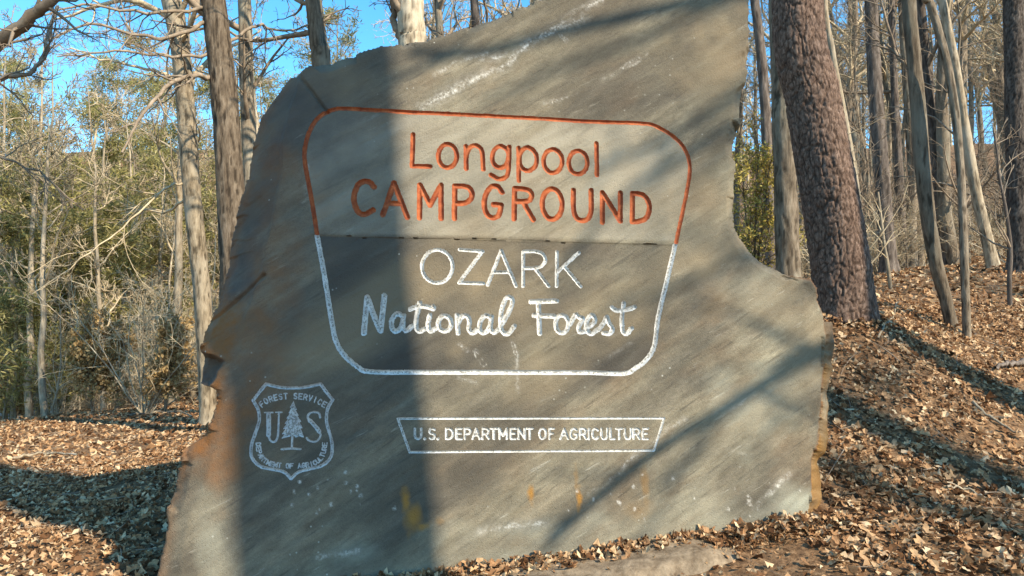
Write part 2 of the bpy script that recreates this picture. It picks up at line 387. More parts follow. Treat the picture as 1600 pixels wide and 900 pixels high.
G('letter', cB, 'red', w, ('l', [(850,706),(822,706),(826,545),(853,546)]), ('s', [(853,546),(893,560),(916,600),(917,650),(896,690),(850,706)]))
w = 5.8
WD = 0.016
O('letter', cC, 'white', w, 762, 211, 90, 97, depth=WD)
G('letter', cC, 'white', w, ('l', [(893,113),(1027,122),(890,306),(1032,311)]), depth=WD)
G('letter', cD, 'white', w, ('l', [(8,320),(86,118),(172,326)]), ('l', [(40,245),(137,245)]), depth=WD)
G('letter', cD, 'white', w, ('l', [(215,326),(215,124),(280,122)]), ('s', [(280,122),(325,134),(347,172),(325,208),(280,220),(218,221)]), ('l', [(285,222),(365,326)]), depth=WD)
G('letter', cD, 'white', w, ('l', [(413,326),(415,124)]), ('l', [(545,128),(418,242)]), ('l', [(458,210),(555,328)]), depth=WD)
w = 7.4
G('letter', cC, 'white', w + 1, ('l', [(332,602),(352,390)]), ('s', [(352,390),(395,510),(430,588)]), ('l', [(430,588),(453,383)]), depth=WD)
G('letter', cC, 'white', w, ('s', [(560,503),(530,487),(500,515),(494,560),(512,590),(540,580),(562,535)]), ('s', [(565,500),(560,560),(580,588),(615,560)]), depth=WD)
G('letter', cC, 'white', w, ('s', [(660,425),(640,510),(638,565),(655,592),(690,578)]), ('s', [(605,462),(650,445),(700,447),(740,460)]), depth=WD)
G('letter', cC, 'white', w, ('s', [(718,497),(708,555),(722,590),(757,572)]), ('l', [(738,447),(742,450)]), depth=WD)
O('letter', cC, 'white', w, 806, 545, 38, 45, depth=WD)
G('letter', cC, 'white', w, ('l', [(878,497),(884,602)]), ('s', [(884,545),(905,508),(935,500),(950,530),(948,580),(970,600),(1000,578)]), depth=WD)
G('letter', cC, 'white', w, ('s', [(1078,512),(1045,500),(1015,530),(1010,575),(1030,600),(1060,583),(1078,535)]), ('s', [(1080,505),(1075,570),(1095,598),(1122,580)]), depth=WD)
G('letter', cD, 'white', w, ('s', [(82,560),(120,500),(150,430),(145,395),(115,400),(88,470),(84,560),(105,602),(135,600),(165,560)]), depth=WD)
G('letter', cD, 'white', w + .6, ('l', [(262,417),(412,412)]), ('l', [(305,415),(313,603)]), ('l', [(280,497),(400,502)]), depth=WD)
O('letter', cD, 'white', w, 445, 548, 38, 52, depth=WD)
G('letter', cD, 'white', w, ('s', [(492,548),(520,500),(532,495),(545,508),(568,515),(545,560),(548,592),(578,592)]), depth=WD)
G('letter', cD, 'white', w, ('s', [(585,572),(630,545),(640,515),(618,495),(592,530),(592,580),(618,605),(655,580)]), depth=WD)
G('letter', cD, 'white', w, ('s', [(662,580),(695,535),(708,505),(722,540),(742,572),(728,602),(690,600)]), depth=WD)
G('letter', cD, 'white', w, ('s', [(808,425),(798,520),(802,585),(825,604),(855,572)]), ('s', [(738,450),(770,468),(830,462),(872,448)]), depth=WD)

# stroke alphabet for the small lines, unit box, y up
def arcp(cx, cy, rx, ry, a0, a1, n=9):
    a = np.radians(np.linspace(a0, a1, n)); return [(cx + rx * math.cos(t), cy + ry * math.sin(t)) for t in a]
FONT = {
 'A': [[(0,0),(.5,1),(1,0)],[(.2,.36),(.8,.36)]], 'C': [arcp(.52,.5,.5,.5,42,318,14)], 'D': [[(0,0),(0,1),(.4,1)]+arcp(.4,.5,.6,.5,90,-90)+[(0,0)]],
 'E': [[(1,1),(0,1),(0,0),(1,0)],[(0,.52),(.8,.52)]], 'F': [[(1,1),(0,1),(0,0)],[(0,.52),(.8,.52)]],
 'G': [arcp(.52,.5,.5,.5,42,330,14)+[(1,.45),(.6,.45)]], 'I': [[(.5,0),(.5,1)]], 'L': [[(0,1),(0,0),(1,0)]],
 'M': [[(0,0),(0,1),(.5,.3),(1,1),(1,0)]], 'N': [[(0,0),(0,1),(1,0),(1,1)]], 'O': [arcp(.5,.5,.5,.5,0,360,20)],
 'P': [[(0,0),(0,1),(.55,1)]+arcp(.55,.74,.42,.26,90,-90,7)+[(0,.48)]], 'R': [[(0,0),(0,1),(.55,1)]+arcp(.55,.74,.42,.26,90,-90,7)+[(0,.48)],[(.5,.48),(1,0)]],
 'S': [arcp(.5,.75,.44,.25,35,270,8)+arcp(.5,.25,.46,.25,90,-145,8)], 'T': [[(0,1),(1,1)],[(.5,1),(.5,0)]],
 'U': [[(0,1),(0,.35)]+arcp(.5,.35,.5,.35,180,360,9)+[(1,1)]], 'V': [[(0,1),(.5,0),(1,1)]], '.': [[(.5,0),(.5,.02)]] }
dep = [('U',165,205),('.',218,226),('S',242,282),('.',289,297),('D',335,378),('E',392,425),('P',436,474),('A',478,524),('R',533,573),('T',578,618),('M',626,672),
 ('E',687,720),('N',730,770),('T',774,812),('O',843,885),('F',897,926),('A',957,1004),('G',1011,1054),('R',1063,1101),('I',1108,1118),('C',1127,1169),('U',1178,1216),
 ('L',1227,1255),('T',1258,1296),('U',1306,1344),('R',1353,1391),('E',1403,1436)]
elem('plaque_border', 'white', [crop(cE, [(75,83),(1520,81),(1465,256),(140,266),(75,83)])], 3.6, 0.008, 'thin white outline tapering downwards', owner='plaque')
for ch, x0, x1 in dep:
    S = [[(x0 + 3 + (x1 - x0 - 6) * a, 194 - 56 * b) for a, b in s] for s in FONT[ch]]
    elem('letter', 'white', [crop(cE, s) for s in S], 3.5 if ch != '.' else 4.4, 0.007, owner='plaque')
# shield
sh = [(230,100),(330,124),(430,131),(540,124),(655,98)]
sh2 = [(655,98),(700,160),(750,222)]; sh3 = [(750,222),(712,290),(700,370),(715,450),(738,530),(746,620),(722,690),(660,738),(560,764),(480,788),(425,838)]
sh4 = [(425,838),(375,788),(300,768),(200,748),(138,702),(112,645),(120,560),(150,470),(176,380),(168,300),(128,228)]; sh5 = [(128,228),(180,160),(230,100)]
elem('shield_border', 'whitethin', [catmull(np.array(crop(cF, s))) for s in (sh, sh2, sh3, sh4, sh5)], 4.6, 0.009, 'pale shield outline with pointed base', owner='shield')
elem('letter', 'whitethin', [crop(cF, [(250,335),(250,495)])], 6.4, 0.008, owner='shield')
ELEM[-1]['extra'] = [(uvs(catmull(np.array(crop(cF, [(250,490),(258,530),(285,552),(312,535),(325,480),(330,322)])))), 2.8 * PXM / 2),
                     (uvs(crop(cF, [(218,322),(282,322)])), 2.2 * PXM / 2), (uvs(crop(cF, [(305,320),(355,320)])), 2.2 * PXM / 2)]
elem('letter', 'whitethin', [catmull(np.array(crop(cF, [(572,385),(612,425),(645,470)])))], 5.6, 0.008, owner='shield')
ELEM[-1]['extra'] = [(uvs(catmull(np.array(crop(cF, [(652,360),(640,328),(600,318),(565,332),(555,362),(572,385)])))), 3.0 * PXM / 2),
                     (uvs(catmull(np.array(crop(cF, [(645,470),(655,500),(635,538),(600,550),(565,540),(548,520)])))), 3.0 * PXM / 2)]
tree = [(445,232),(456,268),(472,302),(460,302),(487,347),(474,346),(506,396),(490,395),(517,446),(500,445),(527,518),(490,506),(460,518),(440,494),(420,508),(348,527),(376,490),(353,492),
 (382,450),(360,452),(391,408),(374,410),(402,370),(388,368),(417,328),(404,328),(427,288),(414,286)]
elem('pine_emblem', 'whitethin', [crop(cF, [(435,500),(432,600)]), crop(cF, [(350,608),(432,601),(498,608)])], 3.0, 0.006, 'pale carved pine tree between the two initials', owner='shield', polys=[crop(cF, tree)])
def on_path(text, path, cap, wid, flip=1, gap=0.35):
    P = catmull(np.array(path, float), k=12); s = np.concatenate([[0], np.cumsum(np.linalg.norm(np.diff(P, axis=0), axis=1))])
    n = len(text); pitch = s[-1] / n
    for i, ch in enumerate(text):
        if ch == ' ': continue
        sc = (i + .5) * pitch; c = np.array([np.interp(sc, s, P[:, 0]), np.interp(sc, s, P[:, 1])])
        a = np.array([np.interp(sc - 8, s, P[:, 0]), np.interp(sc - 8, s, P[:, 1])]); b = np.array([np.interp(sc + 8, s, P[:, 0]), np.interp(sc + 8, s, P[:, 1])])
        t = (b - a) / max(np.linalg.norm(b - a), 1e-6); up = np.array((t[1], -t[0]))
        ww = min(wid, pitch * (1 - gap)) * (0.3 if ch == 'I' else 1)
        S = [[tuple(c + t * (x - .5) * ww + up * y * cap) for x, y in st] for st in FONT[ch]]
        elem('letter', 'whitethin', [crop(cF, q) for q in S], 1.75, 0.004, owner='shield')
on_path('FOREST SERVICE', [(195,285),(250,245),(330,222),(430,214),(530,222),(615,245),(690,285)], 42, 30)
on_path('DEPARTMENT OF AGRICULTURE', [(152,555),(160,625),(190,690),(250,733),(330,750),(430,756),(530,750),(610,733),(668,690),(698,625),(706,555)], 34, 22, gap=0.3)

# --- face grid, finer where the carving is
def knots(segs):
    out = [segs[0][0]]
    for a, b, h in segs:
        k = max(1, int(round((b - a) / h))); out += list(a + (b - a) * (np.arange(k) + 1) / k)
    return np.array(out)
ulo, vlo = OUTR.min(0) - 0.05; uhi, vhi = OUTR.max(0) + 0.05
u_ = lambda px, py=450: uv(px, py)[0]
v_ = lambda py, px=750: uv(px, py)[1]
KU = knots([(ulo, u_(385, 670), .011), (u_(385, 670), u_(525, 670), .0030), (u_(525, 670), u_(1090, 300), .0050), (u_(1090, 300), uhi, .011)])
KV = knots([(vlo, v_(752), .011), (v_(752), v_(592), .0033), (v_(592), v_(160), .0050), (v_(160), vhi, .011)])
U, V = np.meshgrid(KU, KV, indexing='ij'); nu, nv = U.shape
CELL = np.minimum(np.gradient(KU)[:, None], np.gradient(KV)[None, :]) * np.ones_like(U)
SO = poly_sdf(U, V, OUTR)
S = np.full(U.shape, 1.0); ID = np.full(U.shape, -1, np.int32)
for ei, e in enumerate(ELEM):
    allp = np.vstack(e['strokes'] + e['polys'] + [x[0] for x in e.get('extra', [])]); mg = e['hw'] + 0.03
    i0, i1 = np.searchsorted(KU, (allp[:, 0].min() - mg, allp[:, 0].max() + mg)); j0, j1 = np.searchsorted(KV, (allp[:, 1].min() - mg, allp[:, 1].max() + mg))
    uu = U[i0:i1, j0:j1]; vv = V[i0:i1, j0:j1]; d = np.full(uu.shape, 1.0)
    for st, hw in [(s, e['hw']) for s in e['strokes']] + list(e.get('extra', [])):
        for a, b in zip(st[:-1], st[1:]): d = np.minimum(d, seg_dist(uu, vv, a, b) - hw)
    for p in e['polys']: d = np.minimum(d, poly_sdf(uu, vv, p))
    if e['mat'] and e['hw'] > 0.009: d = d + 0.0014 * vnoise(uu * 55, vv * 55, 4.4)
    s = S[i0:i1, j0:j1]; m = d < s; s[m] = d[m]; ID[i0:i1, j0:j1][m] = ei
def snap(Sx):
    global U, V
    gu, gv = np.gradient(Sx, KU, KV); g2 = np.maximum(gu * gu + gv * gv, 0.15)
    near = np.abs(Sx) < 0.5 * CELL
    U = np.where(near, U - Sx * gu / g2, U); V = np.where(near, V - Sx * gv / g2, V)
    return np.where(near, 0.0, Sx)
SO0 = SO.copy(); S = snap(S); SO = snap(SO)
# relief (depth into the slab, metres)
def px_sdf_line(pts, U, V):
    P = uvs(pts); d = np.full(U.shape, 9.0)
    for a, b in zip(P[:-1], P[1:]): d = np.minimum(d, seg_dist(U, V, a, b))
    return d
c33, s33 = math.cos(math.radians(33)), math.sin(math.radians(33))
A1 = U * c33 + V * s33; B1 = -U * s33 + V * c33
din = -SO
dep_ = 0.012 * fbm(U * 1.6, V * 1.6, 1.0, 4) + 0.003 * fbm(A1 * 3.5, B1 * 22, 2.0, 3)
rr = np.clip(0.016 + 0.02 * fbm(U * 3, V * 3, 7.0, 2), 0.006, 0.05)
q = np.clip(1 - din / rr, 0, 1); dep_ += rr * (1 - np.sqrt(np.maximum(1 - q * q, 0)))
def cells(u, v, sc, seed):          # angular patches, each with its own random value
    a = u * sc; b = v * sc; i0 = np.floor(a).astype(int); j0 = np.floor(b).astype(int); F1 = np.full(a.shape, 9.); r = np.zeros(a.shape); r2 = np.zeros(a.shape)
    for di in (-1, 0, 1):
        for dj in (-1, 0, 1):
            i = i0 + di; j = j0 + dj; d = np.hypot(a - i - _h(i, j, i * 0 + seed), b - j - _h(i, j, i * 0 + seed + 31)); m = d < F1
            r = np.where(m, _h(i, j, i * 0 + seed + 63), r); r2 = np.where(m, _h(i, j, i * 0 + seed + 91), r2); F1 = np.where(m, d, F1)
    return r, r2
jit = 0.05 * fbm(U * 6, V * 6, 12.0, 3)
for sc_k, wmax, seed_k in ((4.2, .085, 5), (9.0, .045, 6), (20.0, .022, 7)):      # conchoidal chips along the broken rim
    r1_, r2_ = cells(U + jit * .5, V + jit * .5, sc_k, seed_k)
    dep_ += np.clip(wmax * np.clip(r1_ * 1.6 - .5, 0, 1) - din, 0, 1) * (.25 + .6 * r2_)
# left flank turning away, above the crack
flank = uvs([(475,100),(452,175),(440,260),(425,350),(405,440),(380,520),(352,640),(330,720),(300,800),(285,900),(280,1040),(-100,1040),(-100,100)])
fs = -poly_sdf(U, V, flank)
edge_w = fs + 0.02 * fbm(U * 5, V * 5, 3.0, 3)
above = smooth(v_(560), v_(470), V)
dep_ += np.where(edge_w > 0, edge_w * (0.30 + 0.45 * above) + 0.02 * above * smooth(0, .03, edge_w), 0)
dep_ += smooth(0, .25, fs) * 0.02 * np.round(3 * fbm(B1 * 4, A1 * 1.5, 5.0, 2)) * 0.4
# crack and its ledge
ck = px_sdf_line([(412,430),(385,452),(360,470),(333,490),(318,496)], U, V); dep_ += 0.03 * np.exp(-(ck / 0.012)**2)
ck2 = px_sdf_line([(455,100),(470,122),(490,146),(504,166),(512,175)], U, V); dep_ += 0.018 * np.exp(-(ck2 / 0.010)**2)
# smooth socket
sc_ = uv(324, 573); sd = np.hypot((U - sc_[0]) / 0.10, (V - sc_[1]) / 0.085)
nk = poly_sdf(U, V, uvs([(280,552),(304,549),(322,551),(338,556),(350,563),(345,574),(337,584),(329,598),(318,606),(280,604)])) + .006 * fbm(U * 18, V * 18, 2.0, 3)
dep_ += 0.10 * smooth(0.006, -.035, nk) + .02 * smooth(0, -.08, nk)
# chipped ledge towards the foot and the right edge
rt = uvs([(1250,440),(1262,520),(1262,620),(1252,720),(1248,820),(1248,1000),(1500,1000),(1500,440)])
rs = -poly_sdf(U, V, rt) + 0.015 * fbm(U * 4, V * 4, 8.0, 3); dep_ += np.where(rs > 0, rs * 0.18, 0)
flat = smooth(0.0, 0.03, S)          # keep the carving's rim clean
hwid = np.array([max(e['hw'], .003) for e in ELEM]); edep = np.array([e['depth'] for e in ELEM])
kd = np.where(ID >= 0, edep[np.maximum(ID, 0)], 0)
groove = np.where(S < 0, kd * (1 - np.exp(S * 1.9 / np.maximum(kd, 1e-4))) * 1.15, 0)
# the cleaned panel inside the border sits a few millimetres back
upper = uvs(frame_red); lower = uvs(frame_white)
pu = poly_sdf(U, V, upper); pl = poly_sdf(U, V, lower)
dep_ = dep_ + groove + 0.006 * smooth(0.004, -0.004, pl)

# stain masks
def blob(px, py, rx, ry):
    out = np.zeros(U.shape); nf = min(45, max(6, .5 / (min(rx, ry) * PXM))); c = uv(px, py); ex = rx * PXM * 2.4; ey = ry * PXM * 2.4
    i0, i1 = np.searchsorted(KU, (c[0] - ex, c[0] + ex)); j0, j1 = np.searchsorted(KV, (c[1] - ey, c[1] + ey)); W = (slice(i0, i1), slice(j0, j1)); u = U[W]; v = V[W]
    out[W] = np.clip(1.25 - np.hypot((u - c[0]) / (rx * PXM), (v - c[1]) / (ry * PXM)) + 0.55 * fbm(u * nf, v * nf, px * .1, 4), 0, 1)
    return out
def blobs(lst): return np.clip(sum(blob(*b) for b in lst), 0, 1)
ochre = np.maximum.reduce([blob(645,808,15,20), blob(634,780,6,16), blob(660,822,10,6), 0.6 * blob(686,815,7,6), blob(830,772,5,12), blob(905,780,4,16), 0.35 * blob(900,745,3,22), 0.45 * blob(1008,760,6,34), 0.35 * blob(1000,800,22,18)])
rust = np.clip(smooth(0.0, .10, fs) * smooth(v_(760), v_(640), V) * (1 - smooth(v_(500), v_(440), V)) * 0.9 + 0.5 * smooth(.10, .02, din) * smooth(.0, .15, fs) + 0.6 * blob(345,690,40,85) + 0.42 * blob(390,560,60,110) + .3 * blob(440,380,45,130) + .25 * blob(430,240,30,60), 0, 1)
rust = np.maximum(rust, 0.85 * smooth(0.03, .005, din) * smooth(u_(1225), u_(1260), U))
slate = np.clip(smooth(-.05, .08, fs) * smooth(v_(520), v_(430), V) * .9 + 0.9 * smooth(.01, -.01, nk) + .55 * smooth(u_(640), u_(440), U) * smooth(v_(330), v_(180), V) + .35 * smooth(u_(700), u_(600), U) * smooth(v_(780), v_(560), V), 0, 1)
rust = np.maximum(rust, .9 * blob(330, 525, 26, 24)) * (1 - .9 * smooth(.008, -.008, nk))
foot = smooth(v_(770, 1100), v_(840, 1100), V - 0.14 * (U - u_(1100)))
pale = np.clip(.75 * foot * (0.55 + 0.6 * fbm(U * 2.2, V * 4, 2.0, 3)) + .8 * blob(1243,785,36,30) + .55 * blob(330,850,32,60) + .4 * blob(800,830,120,22) + .35 * blob(560,862,60,14) + .4 * blob(1190,640,80,80) + .25 * blob(1080,800,110,40) + .3 * blob(1180, 460, 70, 30), 0, 1)
def vein(pts, w, k=1.0):
    out = np.zeros(U.shape); P = uvs(pts); mg = .09
    i0, i1 = np.searchsorted(KU, (P[:, 0].min() - mg, P[:, 0].max() + mg)); j0, j1 = np.searchsorted(KV, (P[:, 1].min() - mg, P[:, 1].max() + mg))
    W = (slice(i0, i1), slice(j0, j1)); u = U[W]; v = V[W]
    wob = 0.016 * fbm(u * 14, v * 14, pts[0][0] * .37, 4)
    d0 = px_sdf_line(pts, u, v); d = np.abs(d0 + wob); str_ = np.clip(1.05 + 1.4 * fbm(A1[W] * 7, B1[W] * 26, pts[0][1] * .21, 3), 0, 1)
    out[W] = k * np.maximum(np.exp(-(d / (w * .62 * PXM))**2), .55 * np.exp(-(d0 / (w * 2.4 * PXM))**2) * np.clip(str_ - .35, 0, 1)) * str_
    return out
c3 = (400, 0, 2.0)
vein_ = np.maximum.reduce([vein(crop(c3, [(520,335),(600,290),(690,245),(780,200),(860,130)]), 3.6), vein(crop(c3, [(860,130),(930,95),(1000,40),(1080,0)]), 2.6, .8),
  vein(crop(c3, [(900,110),(1020,60)]), 5, .5), vein(crop(c3, [(700,185),(790,170)]), 2.4, .8), vein(crop(c3, [(560,235),(640,190),(720,165)]), 2, .6), vein(crop(c3, [(905,325),(1015,288)]), 2, .75), vein(crop(c3, [(1085,245),(1225,168)]), 1.8, .7),
  vein(crop(c3, [(950,110),(985,140)]), 1.5, .6), vein([(718,538),(735,552)], 1.2, .8), vein([(742,548),(756,570)], 1.5, .8), vein([(798,530),(808,555),(809,612)], 1.3, .85), vein([(930,570),(965,548),(985,535)], 1.5, .4), vein([(715,590),(745,598)], 1.3, .6),
  vein([(985,716),(1010,702),(1045,668),(1070,655)], 2.2, .8), vein([(985,716),(965,742),(920,770)], 1.2, .8), vein([(750,832),(800,822),(852,817)], 2.5, .8), vein([(495,872),(560,862)], 2, .7), vein([(1180,790),(1235,740)], 2.4, .6),
  vein([(480,260),(478,300),(490,330)], 1.6, .35), vein([(1140,640),(1180,618)], 1.3, .4), vein([(1135,700),(1165,710)], 1.4, .35)])
rngp = np.random.RandomState(11)
for _ in range(46):           # pale droppings and lichen dots low on the face
    px = rngp.choice([rngp.normal(965, 55), rngp.uniform(440, 620), rngp.normal(1180, 35)]); py = rngp.normal(775, 24)
    c = uv(px, py); r = rngp.uniform(.8, 2.4) * PXM; vein_ = np.maximum(vein_, np.clip(1.6 - np.hypot(U - c[0], V - c[1]) / r, 0, 1))
pann = 0.6 + 0.5 * fbm(A1 * 3, B1 * 9, 6.0, 3)
panel_light = smooth(0.004, -0.02, pu) * np.clip(pann, .25, .95) * .85
panel_dark = smooth(0.004, -0.004, pl) * np.clip(.62 + .35 * fbm(A1 * 2, B1 * 5, 9.0, 3) - .18 * smooth(u_(640), u_(760), U), .25, .85)
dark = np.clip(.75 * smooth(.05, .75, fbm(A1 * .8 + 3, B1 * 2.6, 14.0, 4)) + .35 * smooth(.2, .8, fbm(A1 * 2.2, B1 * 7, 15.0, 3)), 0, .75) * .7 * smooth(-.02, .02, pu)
warm = np.clip(.5 * smooth(.1, .9, fbm(A1 * 1.1, B1 * 2.2, 21.0, 4)) + .55 * blob(1110,90,80,80) + .35 * blob(770,470,80,90) + .35 * blob(960,500,70,40) + .3 * blob(1190,470,90,40), 0, .8)
MASKS = dict(dark=dark, warm=warm, ochre=ochre, rust=rust, slate=slate, pale=pale, vein=vein_, panel_light=panel_light, panel_dark=panel_dark)

Q = grid_quads(nu, nv)[:, ::-1]              # face towards the viewer
def rim_edges(Q):
    ed = np.concatenate([Q[:, [0, 1]], Q[:, [1, 2]], Q[:, [2, 3]], Q[:, [3, 0]]]); key = np.sort(ed, 1)
    _, first, cnt = np.unique(key[:, 0].astype(np.int64) * (nu * nv) + key[:, 1], return_index=True, return_counts=True)
    return ed[first[cnt == 1]]
gu, gv = np.gradient(SO0, KU, KV); gl = np.maximum(np.hypot(gu, gv), 1e-6)
rim = np.unique(rim_edges(Q[SO.reshape(-1)[Q].mean(1) < 0]))
Uf = U.reshape(-1).copy(); Vf = V.reshape(-1).copy(); left_ = SO.reshape(-1)[rim]         # pull every rim vertex onto the outline
Uf[rim] -= left_ * (gu / gl).reshape(-1)[rim]; Vf[rim] -= left_ * (gv / gl).reshape(-1)[rim]
VV = np.stack([Uf, dep_.reshape(-1), Vf], -1)
Sf = S.reshape(-1); SOf = SO.reshape(-1); IDf = ID.reshape(-1)
inside = SOf[Q].mean(1) < 0; Q = Q[inside]
en = Sf[Q].mean(1) < -1e-5
fid = np.where(en, IDf[Q][np.arange(len(Q)), Sf[Q].argmin(1)], -1)
sign = empty('stone_sign', ORG)
Rm = np.stack([XL, YL, ZL], 1)
sign.rotation_euler = Matrix(Rm.tolist()).to_euler()
tag(sign, 'broad upright grey stone slab carved with red and white lettering', 'sign')
def sub(Qs):
    ids, inv = np.unique(Qs, return_inverse=True); return ids, inv.reshape(Qs.shape)
# one normal field for flank and face so carving shades crisply
nocarve = [i for i, e in enumerate(ELEM) if e['mat'] is None]
ids, Qn = sub(Q[(fid == -1) | np.isin(fid, nocarve)])
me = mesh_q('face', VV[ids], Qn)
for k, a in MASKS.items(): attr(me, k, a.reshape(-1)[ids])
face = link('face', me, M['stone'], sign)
owners = {'sign': sign}
order = [i for i, e in enumerate(ELEM) if e['name'] in ('plaque_border', 'shield_border')] + [i for i, e in enumerate(ELEM) if e['name'] not in ('plaque_border', 'shield_border')]
for ei in order:
    e = ELEM[ei]
    if e['mat'] is None: continue
    sel = fid == ei
    if not sel.any(): continue
    ids, Qn = sub(Q[sel]); me = mesh_q(e['name'], VV[ids], Qn); attr(me, 'groove_shade', np.clip(-Sf[ids] / e['hw'], 0, 1)); o = link(e['name'], me, M[e['mat']], sign if e['name'] in ('plaque_border', 'shield_border') else owners[e['owner']])
    if e['name'] == 'plaque_border': owners['plaque'] = o
    if e['name'] == 'shield_border': owners['shield'] = o
    if e['label']: o['label'] = e['label']
# broken sides and back
be = rim_edges(Q)
bid, bi = np.unique(be, return_inverse=True); bi = bi.reshape(be.shape)
bn = np.stack([(gu / gl).reshape(-1)[bid], (gv / gl).reshape(-1)[bid]], 1)
base = VV[bid]
wt = np.exp(-((base[:, None, 0] - base[None, :, 0])**2 + (base[:, None, 2] - base[None, :, 2])**2) / .06**2); bn = wt @ bn; bn /= np.maximum(np.linalg.norm(bn, axis=1, keepdims=True), 1e-6)
rings = [base]
w2 = np.exp(-((base[:, None, 0] - base[None, :, 0])**2 + (base[:, None, 2] - base[None, :, 2])**2) / .02**2); base = (w2 @ base) / w2.sum(1, keepdims=True)
rightlow = ((base[:, 0] > u_(1180)) & (base[:, 2] < v_(500))).astype(float)
for dk in (0.015, 0.04, 0.08, 0.13, 0.2, 0.3, 0.42, 0.52):
    nz = fbm(base[:, 0] * 4, base[:, 2] * 4, dk * 6, 3)
    off = (0.02 + .015 * rightlow) * nz * min(1, dk / .06) + rightlow * (0.155 * (1 - math.exp(-dk / .07))) - (1 - rightlow) * 0.10 * max(0, dk - .1)
    r = base.copy(); r[:, 0] += bn[:, 0] * off; r[:, 2] += bn[:, 1] * off; r[:, 1] = base[:, 1] * (1 - dk / .7) + dk + 0.01 * fbm(base[:, 0] * 7, base[:, 2] * 7, dk * 3, 2)
    rings.append(r)
nb = len(bid); SV = np.concatenate(rings); SQ = []
for k in range(len(rings) - 1):
    SQ.append(np.stack([bi[:, 1] + k * nb, bi[:, 0] + k * nb, bi[:, 0] + (k + 1) * nb, bi[:, 1] + (k + 1) * nb], 1))
SQ = np.concatenate(SQ)
me = mesh_q('broken_edge', SV, SQ)
tile = lambda a: np.tile(a, len(rings))
zed = np.repeat(np.arange(len(rings)), nb) / len(rings)
attr(me, 'rust', np.clip(tile(.55 * rightlow) * (.4 + .8 * fbm(SV[:, 0] * 6, SV[:, 2] * 6, SV[:, 1] * 6, 2)) + .3 * fbm(SV[:, 0] * 3, SV[:, 2] * 3, 1, 2), 0, 1))
attr(me, 'ochre', np.clip(tile(rightlow * smooth(v_(480), v_(620), base[:, 2])) * (.55 + .6 * fbm(SV[:, 0] * 8, SV[:, 2] * 3, SV[:, 1] * 8, 2)), 0, .9))
attr(me, 'slate', np.clip(tile(1 - rightlow) * .5, 0, 1))
link('broken_edge', me, M['stone'], sign)
bk = np.array([(p[0] * .96, 0.56, p[1] * .98) for p in OUTL]); nbk = len(bk)
# back face: ridge ring plus n-gon
bk2 = bk.copy(); bk2[:, 1] = 0.50; bk2[:, 0] /= .965
me = mesh_np('back_face', np.vstack([bk2, bk]), list(np.concatenate([np.array([[i, (i+1) % nbk, nbk + (i+1) % nbk, nbk + i] for i in range(nbk)]).ravel(), nbk + np.arange(nbk)[::-1]])), [4] * nbk + [nbk], False)
link('back_face', me, M['stone'], sign)

# ------------------------------------------------------------------ trees: generators
def nrm(v): return v / np.maximum(np.linalg.norm(v, axis=-1, keepdims=True), 1e-9)
def tube_batch(P, R, sides):
    B, n, _ = P.shape
    T = np.empty_like(P); T[:, 1:-1] = P[:, 2:] - P[:, :-2]; T[:, 0] = P[:, 1] - P[:, 0]; T[:, -1] = P[:, -1] - P[:, -2]; T = nrm(T)
    ref = np.where(np.abs(T[:, :1, 2:3]) > 0.8, np.array([0., 1., 0.]), np.array([0., 0., 1.])) * np.ones((B, n, 1))
    a = nrm(np.cross(T, ref)); b = np.cross(T, a)
    th = np.arange(sides) * 2 * math.pi / sides
    V = P[:, :, None] + R[:, :, None, None] * (a[:, :, None] * np.cos(th)[:, None] + b[:, :, None] * np.sin(th)[:, None])
    idx = np.arange(B * n * sides).reshape(B, n, sides); nx = np.roll(idx, -1, 2)
    Q = np.stack([idx[:, :-1], idx[:, 1:], nx[:, 1:], nx[:, :-1]], -1).reshape(-1, 4)
    return V.reshape(-1, 3), Q
def tubes_mesh(name, batches):
    Vs, Qs, k = [], [], 0
    for P, R, s in batches:
        v, q = tube_batch(P, R, s); Vs.append(v); Qs.append(q + k); k += len(v)
    return mesh_q(name, np.concatenate(Vs), np.concatenate(Qs))
def sprout(rng, P, R, m, t0, t1, ang, length, n, up=0.3, wig=0.18, rr=0.6, minr=0.004, rel=True, tip=0.25, side=None):
    B, n0, _ = P.shape
    t = np.sort(rng.uniform(t0, t1, (B, m)), 1); f = t * (n0 - 1); i = np.clip(f.astype(int), 0, n0 - 2); f = (f - i)[..., None]
    bi = np.arange(B)[:, None]
    a = P[bi, i]; b = P[bi, i + 1]; pos = a + (b - a) * f; tan = nrm(b - a)
    rad = R[bi, i] * (1 - f[..., 0]) + R[bi, i + 1] * f[..., 0]
    L = np.linalg.norm(np.diff(P, axis=1), axis=2).sum(1)[:, None] if rel else np.ones((B, 1))
    L = L * length * rng.uniform(.55, 1.25, (B, m)) * (1 - .45 * (t - t0) / max(t1 - t0, 1e-6))
    pr = rng.normal(size=(B, m, 3))
    if side is not None: pr = pr * .8 + np.asarray(side)
    pr = nrm(pr - tan * (pr * tan).sum(-1, keepdims=True))
    an = np.radians(rng.normal(ang, 11, (B, m)))[..., None]
    d = tan * np.cos(an) + pr * np.sin(an)
    pts = [pos.reshape(-1, 3)]; d = d.reshape(-1, 3); st = (L / (n - 1)).reshape(-1, 1)
    for k in range(n - 1):
        d = nrm(d + rng.normal(size=d.shape) * wig + np.array([0, 0, up / n])); pts.append(pts[-1] + d * st)
    Pc = np.stack(pts, 1); r0 = np.maximum(np.minimum(rad.reshape(-1) * rr, (L.reshape(-1) * .028)), minr)
    Rc = np.maximum(r0[:, None] * np.linspace(1, tip, n)[None], minr * .75)
    return Pc, Rc
